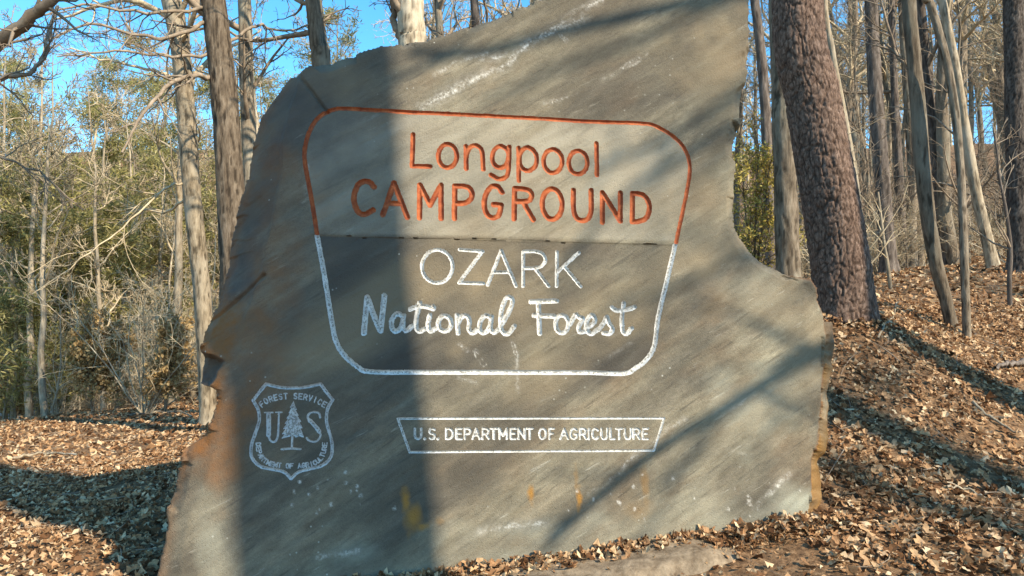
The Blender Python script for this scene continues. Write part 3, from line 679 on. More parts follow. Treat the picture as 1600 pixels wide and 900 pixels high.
def crown_batches(rng, P, R, levels):
    """levels: list of dicts for sprout plus sides; each grows on the one before"""
    out = []
    for lv in levels:
        lv = dict(lv); s = lv.pop('sides'); P, R = sprout(rng, P, R, **lv); out.append((P, R, s))
    return out
def voronoi_plate(a, z, seed):
    i0 = np.floor(a).astype(int); j0 = np.floor(z).astype(int); F1 = np.full(a.shape, 9.); F2 = np.full(a.shape, 9.); cid = np.zeros(a.shape)
    for di in (-1, 0, 1):
        for dj in (-1, 0, 1):
            i = i0 + di; j = j0 + dj
            d = np.hypot(a - i - .1 - .8 * _h(i, j, i * 0 + seed), z - j - .1 - .8 * _h(i, j, i * 0 + seed + 50))
            F2 = np.where(d < F1, F1, np.minimum(F2, d)); cid = np.where(d < F1, _h(i, j, i * 0 + seed + 99), cid); F1 = np.minimum(F1, d)
    return F2 - F1, cid
def trunk_mesh(name, path, rad, sides, step, bark, seed, flare=0.45, origin=(0, 0, 0)):
    P = catmull(np.array(path, float), k=10); s0 = np.linspace(0, 1, len(rad)); s = np.linspace(0, 1, len(P))
    L = np.concatenate([[0], np.cumsum(np.linalg.norm(np.diff(P, axis=0), axis=1))]); fine = min(L[-1], 6.0) if step < .06 else L[-1]          # full bark relief only on the part one sees close by
    l = np.linspace(0, fine, max(6, int(fine / step)))
    if L[-1] > fine + .3: l = np.concatenate([l, np.linspace(fine, L[-1], max(3, int((L[-1] - fine) / (step * 6))) + 1)[1:]])
    n = len(l); P2 = np.stack([np.interp(l, L, P[:, k]) for k in range(3)], 1); r = np.interp(np.interp(l, L, s), s0, rad)
    T = nrm(np.gradient(P2, axis=0)); ref = np.array([0., 1., 0.]); a = nrm(np.cross(T, ref)); b = np.cross(T, a)
    th = np.arange(sides) * 2 * math.pi / sides + math.pi / 2
    TH, LL = np.meshgrid(th, l); R0 = r[:, None] * np.ones_like(TH); rm = float(np.mean(rad))
    R0 = R0 * (1 + flare * np.exp(-LL / (1.1 * rm)) * (1 + .35 * np.cos(TH * 4 + seed)))
    R0 = R0 * (1 + .05 * fbm(np.cos(TH) * 1.2 + seed, np.sin(TH) * 1.2, LL * .8, 2))
    cx = np.cos(TH) * rm; sx = np.sin(TH) * rm
    if bark == 'pine':
        e, cid = voronoi_plate(TH * rm / .030 + .7 * fbm(TH * 3, LL * 4, seed, 3), LL / .10 + .6 * fbm(TH * 3, LL * 4, seed + 5, 3), seed)
        e2, _ = voronoi_plate(TH * rm / .075 + .5 * fbm(TH * 3, LL * 3, seed, 3), LL / .46, seed + 3)
        pl = smooth(.03, .22, e); p2 = smooth(.02, .12, e2)
        disp = .009 * pl * (.4 + .9 * cid) + .014 * p2 + .003 * fbm(cx * 60, sx * 60, LL * 50, 2); fur = .7 * (1 - pl * (.45 + .55 * p2))
    else:
        w_ = fbm(cx * 26 + .0, sx * 26, LL * 4.5 + seed, 3); rid = 1 - np.abs(w_); k = {'oak': .014, 'smooth': .004}[bark] * min(1.3, rm / .14)
        disp = k * rid + k * .5 * fbm(cx * 9, sx * 9, LL * 2, 2); fur = smooth(.55, .2, rid) * (.8 if bark == 'oak' else .25)
    R0 = R0 + disp - np.mean(disp)
    V = P2[:, None] + R0[..., None] * (a[:, None] * np.cos(TH)[..., None] + b[:, None] * np.sin(TH)[..., None]) - np.asarray(origin)
    idx = np.arange(n * sides).reshape(n, sides); nx = np.roll(idx, -1, 1)
    Q = np.stack([idx[:-1], nx[:-1], nx[1:], idx[1:]], -1).reshape(-1, 4)
    me = mesh_q(name, V.reshape(-1, 3), Q); attr(me, 'furrow', np.clip(fur, 0, 1).reshape(-1))
    return me, P2, r

def even_idx(P2, n=24):      # ring numbers evenly spaced along the stem
    c = np.concatenate([[0], np.cumsum(np.linalg.norm(np.diff(P2, axis=0), axis=1))]); return np.clip(np.searchsorted(c, np.linspace(0, c[-1], n)), 0, len(P2) - 1)
def px_tree(name, label, cat, path, widths, Y=None, hit=False, mat='bark_grey', bark='oak', sides=22, step=.05, seed=1, top=14.0, crown=None,
            extra=(), group=None, twig='twig', flare=.45, up0=.45):
    """path: photo points from the foot upwards, widths in photo pixels; the trunk is carried on above the frame to its full height"""
    rng = np.random.RandomState(seed)
    if hit: Y = float(ground_hit(*path[0])[1])
    pts = [at(x, y, Y) for x, y in path]; wr = [w * Y / F / 2 for w in widths]
    gz = g1(pts[0][0], pts[0][1])
    if pts[0][2] > gz + .05:                     # foot hidden behind the sign: carry it down to the ground
        d = pts[0] - pts[1]; t = (pts[0][2] - gz) / max(-d[2], .05); f = pts[0] + d * t * np.array((.5, 1, 1)); f[2] = gz
        pts.insert(0, f); wr.insert(0, wr[0] * 1.12)
    pts[0] = np.array((pts[0][0], pts[0][1], g1(pts[0][0], pts[0][1]) - .08))
    H = pts[-1][2] - pts[0][2]
    if top > H + .5:
        d = nrm(pts[-1] - pts[-2]); d = nrm(d * np.array((.7, .7, 1)) + np.array((0, 0, .2))); rem = top - H; r1 = wr[-1]
        for k in (.35, .7, 1.0):
            pts.append(pts[-1] + d * rem * .34 + np.append(rng.normal(0, .02 * rem, 2), 0)); wr.append(max(.012, r1 * (1 - k * .92)))
    o = empty(name, pts[0]); tag(o, label, cat, group)
    L = np.concatenate([[0], np.cumsum(np.linalg.norm(np.diff(pts, axis=0), axis=1))]) / 1.0
    rr_ = np.interp(np.linspace(0, len(pts) - 1, len(pts) * 4), np.arange(len(pts)), wr)
    me, P2, r2 = trunk_mesh('trunk', pts, rr_, sides, step, bark, seed, flare, pts[0])
    link('trunk', me, M[mat], o)
    b = []
    sel = even_idx(P2); PT = P2[sel][None]; RT = r2[sel][None]
    if crown: b += crown_batches(rng, PT, RT, crown)
    for e in extra:                              # branches traced in the photo, ending in their own twigs
        pp = np.array([at(x, y, Y + dy) for x, y, dy in e['p']]); n = len(pp) * 4
        cp = catmull(pp, k=5); cp = cp[np.linspace(0, len(cp) - 1, n).astype(int)]; cp = cp + np.random.RandomState(seed + 3).normal(0, .012, cp.shape)
        cr = np.linspace(e['w'][0], e['w'][1], n) * Y / F / 2
        b.append((cp[None], cr[None], 7)); b += crown_batches(rng, cp[None], cr[None], e.get('tw', TW))
    if b:
        b = [(P - pts[0], R, s) for P, R, s in b]
        link('crown', tubes_mesh('crown', b), M[twig], o)
    return o
TW = [dict(m=9, t0=.15, t1=1, ang=48, length=.42, n=6, up=.25, wig=.2, minr=.005, sides=4), dict(m=5, t0=.15, t1=1, ang=45, length=.5, n=4, up=.2, wig=.22, minr=.0035, sides=3), dict(m=3, t0=.2, t1=1, ang=42, length=.5, n=3, up=.1, wig=.2, minr=.003, sides=3)]
def CR(m=16, t0=.35, L=2.8, a=58, m2=7, m3=4, m4=2, mr=.004, up=.5):
    lv = [dict(m=m, t0=t0, t1=.98, ang=a, length=L, rel=False, n=8, up=up, wig=.16, rr=.55, minr=.012, sides=5),
          dict(m=m2, t0=.15, t1=1, ang=48, length=.5, n=6, up=.35, wig=.2, minr=mr * 1.8, sides=4),
          dict(m=m3, t0=.15, t1=1, ang=46, length=.5, n=5, up=.25, wig=.22, minr=mr * 1.2, sides=3)]
    if m4: lv.append(dict(m=m4, t0=.2, t1=1, ang=44, length=.55, n=3, up=.1, wig=.2, minr=mr, sides=3))
    return lv

# ------------------------------------------------------------------ trees traced from the photograph
px_tree('pine_tree', 'thick leaning pine with dark plated bark just right of the stone sign', 'tree', [(1322,492),(1312,400),(1294,290),(1270,150),(1245,0)], [86,86,85,81,76],
        hit=True, mat='bark_pine', bark='pine', sides=180, step=.013, seed=3, top=15, crown=CR(10, .62, 2.4, 70, 6, 4, 0), flare=.08)
px_tree('tree', 'tall trunk half shaded, half sunlit, behind the thick leaning pine', 'tree', [(1232,430),(1229,330),(1224,180),(1219,40),(1216,-30)], [36,35,34,32,31],
        Y=10.5, mat='bark_grey', bark='oak', sides=40, step=.03, seed=5, crown=CR(8, .5))
px_tree('tree', 'thin dark trunk between the sign edge and the thick pine', 'tree', [(1204,400),(1198,220),(1190,90),(1178,-10)], [16,16,15,14], Y=13, mat='bark_dark', seed=6, crown=CR(12, .25, 2))
px_tree('tree', 'slim pale stem rising against the right side of the thick pine', 'tree', [(1352,440),(1338,300),(1318,180),(1300,80),(1288,-20)], [12,11,11,10,10], Y=11.5, mat='bark_pale', bark='smooth', seed=7, crown=CR(10, .35, 1.8), twig='twig_pale')
px_tree('tree', 'straight dark trunk with a shaggy side, third from the thick pine', 'tree', [(1388,405),(1380,300),(1370,170),(1363,60),(1360,-20)], [25,23,22,20,20], Y=14.5, mat='bark_dark', seed=8, crown=CR(10, .22, 2.0))
px_tree('tree', 'grey trunk curving rightwards down to a bare foot on the leaf slope', 'tree', [(1489,512),(1478,470),(1460,400),(1444,290),(1436,190),(1428,90),(1419,-20)], [17,18,20,23,23,22,21],
        hit=True, mat='bark_grey', bark='oak', sides=32, step=.03, seed=9, crown=CR(9, .5, 2.2), extra=[dict(p=[(1432,140,0),(1405,90,.3),(1385,30,.5),(1370,-30,.7)], w=(6,3))])
px_tree('tree', 'crooked slender pale trunk bending left at its top', 'tree', [(1511,530),(1508,450),(1505,360),(1501,270),(1494,190),(1484,120),(1470,60),(1452,0),(1440,-40)], [12,12,12,12,13,13,13,12,12],
        hit=True, mat='bark_grey', bark='oak', sides=26, step=.03, seed=10, crown=CR(8, .55, 2.0))
px_tree('tree', 'leaning sunlit trunk standing farther up the leaf slope', 'tree', [(1553,417),(1541,370),(1527,310),(1514,240),(1503,170),(1490,90),(1474,10),(1468,-30)], [20,17,16,15,14,14,13,13],
        hit=True, mat='bark_pale', bark='oak', sides=26, step=.05, seed=11, crown=CR(9, .45, 2.4))
px_tree('tree', 'dark trunk seen between the curving grey trunk and the crooked one', 'tree', [(1478,400),(1466,280),(1452,150),(1442,40),(1436,-20)], [17,16,15,14,14], Y=15.5, mat='bark_dark', seed=12, crown=CR(8, .3, 2.0))
px_tree('tree', 'large dark trunk cut off by the right edge of the view', 'tree', [(1594,425),(1592,300),(1588,150),(1585,0),(1584,-30)], [34,33,32,31,31], Y=12, mat='bark_dark', bark='pine', sides=60, step=.03, seed=13, crown=CR(10, .5))
px_tree('tree', 'dark trunk left of the curving grey trunk, deeper in the woods', 'tree', [(1412,405),(1406,280),(1398,150),(1393,-20)], [12,12,11,10], Y=17, mat='bark_dark', seed=14, crown=CR(8, .3, 2.0))
px_tree('tree', 'grey trunk just right of the straight shaggy dark one', 'tree', [(1436,400),(1428,300),(1420,180),(1412,60),(1408,-20)], [15,14,13,12,12], Y=18, mat='bark_grey', seed=15, crown=CR(8, .3, 2.0))
px_tree('sapling', 'thin pale sapling with forked top on the slope right of the thick pine', 'sapling', [(1392,452),(1388,420),(1382,385),(1378,350),(1372,300)], [6,6,5,4,3], hit=True, mat='bark_pale', bark='smooth', sides=8, seed=16, top=1.2, twig='twig_pale',
        crown=[dict(m=7, t0=.3, t1=1, ang=45, length=.5, n=5, up=.3, wig=.15, minr=.005, sides=4), dict(m=4, t0=.2, t1=1, ang=40, length=.5, n=4, minr=.004, sides=3)])
px_tree('sapling', 'dark sapling near the right edge of the leaf slope', 'sapling', [(1578,482),(1577,440),(1579,390),(1572,330),(1560,270)], [7,7,6,5,4], hit=True, mat='bark_dark', bark='smooth', sides=8, seed=17, top=2.4,
        crown=[dict(m=10, t0=.3, t1=1, ang=45, length=.4, n=5, up=.3, wig=.15, minr=.005, sides=4), dict(m=4, t0=.2, t1=1, ang=40, length=.5, n=4, minr=.004, sides=3)])
px_tree('sapling', 'bent twiggy sapling at the foot of the thick pine', 'sapling', [(1366,470),(1358,430),(1350,380),(1340,330)], [6,5,4,3], Y=9.2, mat='bark_pale', bark='smooth', sides=8, seed=18, top=2.2, twig='twig_pale',
        crown=[dict(m=9, t0=.2, t1=1, ang=50, length=.45, n=5, up=.3, wig=.2, minr=.005, sides=4), dict(m=5, t0=.2, t1=1, ang=40, length=.5, n=4, minr=.004, sides=3)])
# left of the sign
px_tree('tree', 'bare tree with sunlit bark, farthest left of the three trunks by the sign', 'tree', [(326,662),(322,560),(316,460),(307,370),(299,290),(291,180),(283,90),(268,0),(255,-50)], [25,25,26,27,27,28,29,30,30], hit=True, mat='bark_pale', bark='oak', sides=44, step=.03, seed=21,
        top=15, twig='twig_pale', crown=CR(18, .35, 2.8), extra=[dict(p=[(293,284,0),(255,296,-.4),(204,344,-.8),(143,394,-1.2),(51,460,-1.6)], w=(4,1.2), tw=TW[:2]), dict(p=[(286,130,0),(240,110,-.3),(170,95,-.6),(110,75,-.8)], w=(6,2)),
        dict(p=[(300,300,0),(262,330,.3),(225,330,.5),(190,352,.7)], w=(5,2))])
px_tree('tree', 'stout grey tree with shadow bands close behind the sign left edge', 'tree', [(366,420),(360,300),(354,200),(345,100),(334,0),(326,-50)], [43,42,41,40,37,36], Y=11, mat='bark_brown', bark='oak', sides=60, step=.03, seed=22, top=16,
        crown=CR(18, .38, 3.0), extra=[dict(p=[(334,122,0),(300,118,-.5),(258,140,-1),(215,190,-1.4),(190,240,-1.6)], w=(9,3)), dict(p=[(338,84,0),(270,88,-.4),(180,82,-.9),(90,88,-1.2)], w=(6,2)), dict(p=[(330,30,0),(250,60,-.6),(140,40,-1),(60,70,-1.4)], w=(7,2)),
        dict(p=[(352,70,0),(400,40,.4),(450,50,.8),(520,20,1)], w=(6,2)), dict(p=[(335,10,0),(230,20,-.6),(130,10,-1),(40,30,-1.4)], w=(6,2))])
px_tree('tree', 'slimmer grey trunk right beside the stout grey tree by the sign', 'tree', [(392,300),(388,200),(384,100),(382,0),(380,-50)], [22,22,21,20,20], Y=12.2, mat='bark_grey', bark='oak', sides=30, step=.05, seed=23, crown=CR(16, .35, 2.6))
px_tree('tree', 'bare tree leaning in from the left edge with a thick dark limb overhead', 'tree', [(-190,700),(-175,500),(-160,300),(-130,150),(-110,-20)], [60,56,50,46,40], Y=7.5, mat='bark_dark', bark='oak', sides=40, step=.05, seed=24, top=11,
        crown=CR(5, .7, 2.2), extra=[dict(p=[(-140,170,0),(-60,120,-.2),(0,66,-.3),(40,33,-.4),(80,-4,-.5),(150,-80,-.6)], w=(26,14)), dict(p=[(-120,130,0),(-40,135,.3),(10,122,.5),(51,110,.6),(69,77,.7),(92,8,.8)], w=(9,6)),
        dict(p=[(-130,150,0),(-30,230,.4),(60,270,.7),(130,330,1.0)], w=(6,2))], up0=.2)
# rising behind the top of the sign
px_tree('tree', 'shaggy trunk rising behind the sloping top edge of the sign', 'tree', [(504,130),(498,70),(492,20),(486,-30)], [30,29,27,26], Y=12, mat='bark_grey', bark='oak', sides=30, step=.05, seed=25, top=14, crown=CR(30, .22, 1.9, 75))
px_tree('tree', 'broad sunlit trunk rising above the middle of the sign top', 'tree', [(645,110),(643,60),(641,10),(640,-30)], [45,44,43,43], Y=10.5, mat='bark_pale', bark='oak', sides=44, step=.04, seed=26, top=15, crown=CR(22, .25, 2.4), extra=[dict(p=[(628,62,0),(615,30,.1),(612,-10,.2),(606,-50,.3)], w=(12,8))])
px_tree('tree', 'thin trunk right of the broad one above the sign top', 'tree', [(688,80),(686,40),(684,0),(683,-30)], [12,12,11,11], Y=14, mat='bark_grey', seed=27, crown=CR(16, .2, 2.2))
px_tree('tree', 'slim dark trunk nearest the high part of the sign top', 'tree', [(744,60),(742,20),(740,-30)], [14,13,13], Y=14, mat='bark_dark', seed=28, crown=CR(16, .2, 2.2))

# ------------------------------------------------------------------ trees standing outside the frame whose shadows fall on the sign
def shadow_pt(px, py, d): return slabpt(px, py) + SUN * d
def free_tree(name, label, cat, pts, rad, mat='bark_grey', bark='oak', sides=24, step=.08, seed=1, crown=None, limbs=(), flare=.4, group=None):
    rng = np.random.RandomState(seed); pts = [np.asarray(p, float) for p in pts]; pts[0][2] = g1(pts[0][0], pts[0][1]) - .08
    o = empty(name, pts[0]); tag(o, label, cat, group)
    me, P2, r2 = trunk_mesh('trunk', pts, rad, sides, step, bark, seed, flare, pts[0]); link('trunk', me, M[mat], o)
    sel = even_idx(P2); b = crown_batches(rng, P2[sel][None], r2[sel][None], crown) if crown else []
    for lp, r0, r1, tw in limbs:
        cp = catmull(np.array(lp), k=6); cr = np.linspace(r0, r1, len(cp)); b.append((cp[None], cr[None], 8))
        if tw: b += crown_batches(rng, cp[None], cr[None], tw)
    if b: link('crown', tubes_mesh('crown', [(P - pts[0], R, s) for P, R, s in b]), M['twig'], o)
    return o
D1 = 8.5
c = [shadow_pt(532, 900, D1), shadow_pt(512, 600, D1), shadow_pt(490, 300, D1), shadow_pt(480, 0, D1)]
dn = c[0] - c[1]; f0 = c[0] + dn * ((c[0][2] - 0.1) / -dn[2]); upv = nrm(c[3] - c[2])
free_tree('tree', 'forked tree outside the view on the right, shading the left of the sign', 'tree', [f0] + c + [c[3] + upv * 4, c[3] + upv * 9], [.46,.44,.42,.40,.37,.26,.1], seed=31, sides=30,
   crown=CR(9, .72, 2.6, 55, 5, 4, 0), limbs=[([shadow_pt(500,560,D1), shadow_pt(450,430,D1), shadow_pt(420,300,D1 + .1), shadow_pt(400,120,D1 + .2), shadow_pt(380,-150,D1 + .3), shadow_pt(360,-500,D1 + .4)], .30, .19, None),
        ([shadow_pt(470,640,D1), shadow_pt(400,560,D1), shadow_pt(350,430,D1 + .1), shadow_pt(320,250,D1 + .2), shadow_pt(290,0,D1 + .2)], .18, .08, None)])
D2 = 6.2
TWS = [dict(m=7, t0=.2, t1=1, ang=35, length=.35, n=6, up=.2, wig=.16, minr=.006, sides=4), dict(m=4, t0=.2, t1=1, ang=40, length=.5, n=4, up=.1, wig=.2, minr=.004, sides=3)]
b0 = shadow_pt(1640, 500, D2); b0[2] = 0
free_tree('tree', 'bare tree outside the view on the right, its limbs shading the sign', 'tree', [b0, b0 + (0.05,0,3.2), b0 + (.1,.1,6), b0 + (.3,.1,9), b0 + (.4,.3,12)], [.2,.17,.14,.1,.03], seed=32,
   limbs=[([shadow_pt(1640,330,D2), shadow_pt(1480,430,D2), shadow_pt(1290,540,D2), shadow_pt(1150,628,D2), shadow_pt(1000,722,D2), shadow_pt(860,842,D2)], .065, .030, TWS[:1]),
          ([shadow_pt(1640,60,D2), shadow_pt(1400,20,D2), shadow_pt(1180,-8,D2), shadow_pt(900,45,D2), shadow_pt(740,80,D2), shadow_pt(640,84,D2)], .06, .024, TWS[:1]),
          ], crown=CR(8, .75, 2.0, 60, 4, 3, 0))
D3 = 9.5; b0 = shadow_pt(1660, 500, D3); b0[2] = 0
free_tree('tree', 'bare tree farther right of the view with long low limbs over the sign', 'tree', [b0, b0 + (0.05,0,3.2), b0 + (.1,.1,6), b0 + (.3,.1,9), b0 + (.4,.3,12.5)], [.2,.17,.14,.1,.03], seed=33,
   limbs=[([shadow_pt(1660,-60,D3), shadow_pt(1400,20,D3), shadow_pt(1170,140,D3), shadow_pt(1080,195,D3), shadow_pt(990,238,D3), shadow_pt(900,260,D3)], .06, .02, TWS[:1]),
          ([shadow_pt(1660,40,D3), shadow_pt(1400,90,D3), shadow_pt(1160,190,D3), shadow_pt(1060,245,D3), shadow_pt(960,320,D3), shadow_pt(880,420,D3)], .06, .02, None),
          ([shadow_pt(1660,200,D3), shadow_pt(1420,340,D3), shadow_pt(1200,390,D3), shadow_pt(1060,450,D3), shadow_pt(940,470,D3)], .04, .014, TWS[:1]),
          ([shadow_pt(1660,420,D3), shadow_pt(1420,500,D3), shadow_pt(1220,590,D3), shadow_pt(1130,650,D3), shadow_pt(1040,760,D3)], .06, .016, TWS),
          ([shadow_pt(1660,-160,D3), shadow_pt(1300,-60,D3), shadow_pt(1000,60,D3), shadow_pt(860,110,D3), shadow_pt(720,170,D3)], .045, .014, None)], crown=CR(8, .75, 2.2, 60, 4, 3, 0))
far = CR(15, .38, 3.0, 55, 6, 4, 0, .006)
for i, (px, d, h, lab) in enumerate([(1430, 15, 15, 'bare tree far to the right of the view behind the camera'), (1620, 12, 14, 'bare tree beyond the right edge, above the limb that shades the sign'), (1700, 20, 17, 'tallest bare tree beyond the right edge of the view')]):
    p = shadow_pt(px, 500, d); p[2] = 0
    free_tree('tree', lab, 'tree', [p, p + (.1,.1,h*.3), p + (-.1,.2,h*.6), p + (.2,.1,h)], [.13,.11,.08,.02], seed=40 + i, crown=far, sides=14, step=.15)
# and on the leaf slope right of the sign
pine = ground_hit(1322, 492)
for i, (x, y, r, h, lab) in enumerate([(pine[0] + 5.6 * math.cos(SUN_TH), pine[1] - 5.6 * math.sin(SUN_TH), .29, 15, 'stout pine out of view to the right, shading the thick leaning pine'), (12.5, 5.0, .12, 13, 'bare tree on the bank beyond the right edge')]):
    free_tree('tree', lab, 'tree', [(x,y,0), (x + .1, y, h*.3), (x - .1, y + .2, h*.6), (x + .1, y + .3, h)], [r, r*.85, r*.6, .03], seed=50 + i, crown=CR(10, .4, 2.4, 60, 5, 3, 0, .006), sides=16, step=.15, mat='bark_pine' if i == 0 else 'bark_grey')

# ------------------------------------------------------------------ woods: prototypes copied one by one
def proto_bare(seed, h, r, crown, sides=9, wob=.25):
    rng = np.random.RandomState(seed); n = 12; t = np.linspace(0, 1, n)
    P = np.stack([np.cumsum(rng.normal(0, wob * h / 60, n)) + rng.normal(0, .03) * h * t, np.cumsum(rng.normal(0, wob * h / 60, n)), h * t], 1); P[0, :2] = 0
    R = r * (1 - .9 * t**1.1); b = crown_batches(rng, P[None], R[None], crown)
    tm = tubes_mesh('trunk', [(P[None], R[None], sides)]); attr(tm, 'furrow', np.zeros(len(tm.vertices)))
    return tm, tubes_mesh('crown', b)
BARE = [proto_bare(100 + i, h, r, CR(m, t0, L, a, 6, 5, 3, .007)) for i, (h, r, m, t0, L, a) in enumerate([(13,.14,18,.3,2.6,55), (15,.17,20,.35,3.0,50), (11,.10,18,.25,2.2,55), (14,.12,16,.4,2.4,45), (9,.08,18,.2,2.0,55), (16,.2,22,.35,3.4,58)])]
SAP = [proto_bare(120 + i, h, r, [dict(m=m, t0=.15, t1=1, ang=50, length=.30, n=6, up=.35, wig=.18, rr=.6, minr=.007, sides=4), dict(m=6, t0=.1, t1=1, ang=45, length=.5, n=5, up=.2, wig=.2, minr=.005, sides=3), dict(m=4, t0=.2, t1=1, ang=42, length=.5, n=3, minr=.004, sides=3)], 6, .6)
       for i, (h, r, m) in enumerate([(5, .04, 22), (4, .03, 20), (6.5, .05, 26), (3, .022, 18)])]
def proto_shrub(seed, h, stems):
    rng = np.random.RandomState(seed); n = 7; t = np.linspace(0, 1, n)
    P = []
    for s in range(stems):
        d = rng.normal(0, .38, 2); P.append(np.stack([d[0] * h * t + np.cumsum(rng.normal(0, .035, n)), d[1] * h * t + np.cumsum(rng.normal(0, .035, n)), h * rng.uniform(.6, 1.1) * (t - .15 * t * t)], 1))
    P = np.array(P); R = np.ones((stems, 1)) * (.014 * (1 - .7 * t))[None]
    return tubes_mesh('stems', [(P, R, 4)]), tubes_mesh('twigs', crown_batches(rng, P, R, [dict(m=8, t0=.15, t1=1, ang=48, length=.42, n=5, up=.3, wig=.22, minr=.006, sides=3), dict(m=6, t0=.15, t1=1, ang=45, length=.5, n=4, up=.1, wig=.25, minr=.004, sides=3)]))
SHR = [proto_shrub(140 + i, h, s) for i, (h, s) in enumerate([(1.6, 12), (2.2, 14), (1.1, 10), (2.8, 16)])]
def leaf_cloud(rng, C0, per, length, width, spread, droop=0.0):
    """thin pointed blades around the points C0"""
    n = len(C0) * per; c = np.repeat(C0, per, 0) + rng.normal(0, spread, (n, 3)); d = nrm(rng.normal(size=(n, 3)) + np.array((0, 0, .3 - droop)))
    s = nrm(np.cross(d, rng.normal(size=(n, 3)))); L = length * rng.uniform(.6, 1.3, (n, 1)); W = width * rng.uniform(.6, 1.3, (n, 1))
    V = np.stack([c - s * W * .4, c + d * L * .5 + s * W, c + d * L, c + d * L * .5 - s * W], 1).reshape(-1, 3)
    return V, np.arange(n * 4).reshape(-1, 4)
def proto_pine(seed, h, r, spread, t0=.35, dens=1.0):
    rng = np.random.RandomState(seed); n = 12; t = np.linspace(0, 1, n)
    P = np.stack([np.cumsum(rng.normal(0, .05, n)), np.cumsum(rng.normal(0, .05, n)), h * t], 1); R = r * (1 - .9 * t)
    b1 = sprout(rng, P[None], R[None], int(34 * dens), t0, 1, 78, spread, 7, .4, .1, .4, .012, rel=False); b2 = sprout(rng, *b1, 6, .3, 1, 45, .45, 4, .3, .15, .6, .008)
    tm = tubes_mesh('trunk', [(P[None], R[None], 9), (*b1, 5), (*b2, 4)]); attr(tm, 'furrow', np.zeros(len(tm.vertices)))
    c0 = np.concatenate([b2[0][:, 2:].reshape(-1, 3), b1[0][:, 4:].reshape(-1, 3)])
    V, Qq = leaf_cloud(rng, c0, 13, .26, .019, .13)
    return tm, mesh_q('crown', V, Qq, False)
PIN = [proto_pine(160, 13, .16, 2.2), proto_pine(161, 15, .18, 2.4, .45), proto_pine(162, 9, .11, 1.9, .2), proto_pine(163, 6, .07, 1.5, .08, .8)]
WRNG = np.random.RandomState(77)
def put(kindname, meshes, names, mats, x, y, sc, label, cat, group, sink=.1, tilt=.04):
    o = empty(kindname, (x, y, g1(x, y) - sink), WRNG.uniform(0, 6.28)); o.rotation_euler[0] = WRNG.normal(0, tilt); o.rotation_euler[1] = WRNG.normal(0, tilt); o.scale = (sc,) * 3
    tag(o, label, cat, group)
    for me, nm, mt in zip(meshes, names, mats): link(nm, me, M[mt], o)
    return o
for me in [m for tr in BARE + SAP for m in tr]: pass
ORD1 = ['', 'first', 'second', 'third', 'fourth', 'fifth', 'sixth', 'seventh', 'eighth', 'ninth', 'tenth', 'eleventh', 'twelfth', 'thirteenth', 'fourteenth', 'fifteenth', 'sixteenth', 'seventeenth', 'eighteenth', 'nineteenth']
TENS = {2: ('twenty', 'twentieth'), 3: ('thirty', 'thirtieth'), 4: ('forty', 'fortieth'), 5: ('fifty', 'fiftieth'), 6: ('sixty', 'sixtieth'), 7: ('seventy', 'seventieth')}
def ordinal(n):
    if n < 20: return ORD1[n]
    return TENS[n // 10][1] if n % 10 == 0 else TENS[n // 10][0] + '-' + ORD1[n % 10]
def wood(n, kx, ky, protos, name, label, group, cat, names, mats, smin=.85, smax=1.2, avoid=1.2, ranked=True):
    """n copies between the view angles kx (x/depth) and the depths ky"""
    used = []; tries = 0
    while len(used) < n and tries < n * 30:
        tries += 1
        y = math.sqrt(WRNG.uniform(ky[0]**2, ky[1]**2)); x = y * WRNG.uniform(*kx)
        if any((x - a)**2 + (y - b)**2 < avoid**2 for a, b in used): continue
        used.append((x, y))
    used.sort(key=lambda q: q[0] / q[1])
    for i, (x, y) in enumerate(used):
        put(name, protos[WRNG.randint(len(protos))], names, mats, x, y, WRNG.uniform(smin, smax), (label + ', ' + ordinal(i + 1) + ' from the left') if ranked else label, cat, group)
tc_ = ('trunk', 'crown')
# materials are bound to the shared meshes: pale (sunlit left woods) and grey kinds
BL = [BARE[0], BARE[2], BARE[4]]; BR = [BARE[1], BARE[3], BARE[5]]
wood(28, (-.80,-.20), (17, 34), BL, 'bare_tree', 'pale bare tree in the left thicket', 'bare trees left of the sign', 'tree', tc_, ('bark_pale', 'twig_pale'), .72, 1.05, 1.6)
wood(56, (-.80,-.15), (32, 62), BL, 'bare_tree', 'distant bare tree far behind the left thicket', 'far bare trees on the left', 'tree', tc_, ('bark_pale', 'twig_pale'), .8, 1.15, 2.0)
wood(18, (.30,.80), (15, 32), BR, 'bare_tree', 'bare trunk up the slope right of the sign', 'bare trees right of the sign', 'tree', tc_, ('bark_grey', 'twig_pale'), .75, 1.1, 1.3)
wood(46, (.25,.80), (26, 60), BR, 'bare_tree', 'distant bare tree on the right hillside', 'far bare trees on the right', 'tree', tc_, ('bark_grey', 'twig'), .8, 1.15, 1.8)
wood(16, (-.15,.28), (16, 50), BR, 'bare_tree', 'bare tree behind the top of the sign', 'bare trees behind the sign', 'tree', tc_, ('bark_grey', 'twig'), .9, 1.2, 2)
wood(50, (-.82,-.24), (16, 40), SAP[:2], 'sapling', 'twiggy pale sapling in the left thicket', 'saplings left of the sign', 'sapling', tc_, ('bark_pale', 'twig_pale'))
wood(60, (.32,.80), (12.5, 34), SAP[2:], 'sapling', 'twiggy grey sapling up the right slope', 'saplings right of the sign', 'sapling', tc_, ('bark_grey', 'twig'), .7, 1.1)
wood(70, (-.82,-.28), (15.5, 36), [SHR[0], SHR[3]], 'brush_shrub', 'tangled bare shrub edging the left clearing', 'shrubs along the left clearing', 'shrub', ('stems', 'twigs'), ('bark_pale', 'twig_pale'), .7, 1.3, .7)
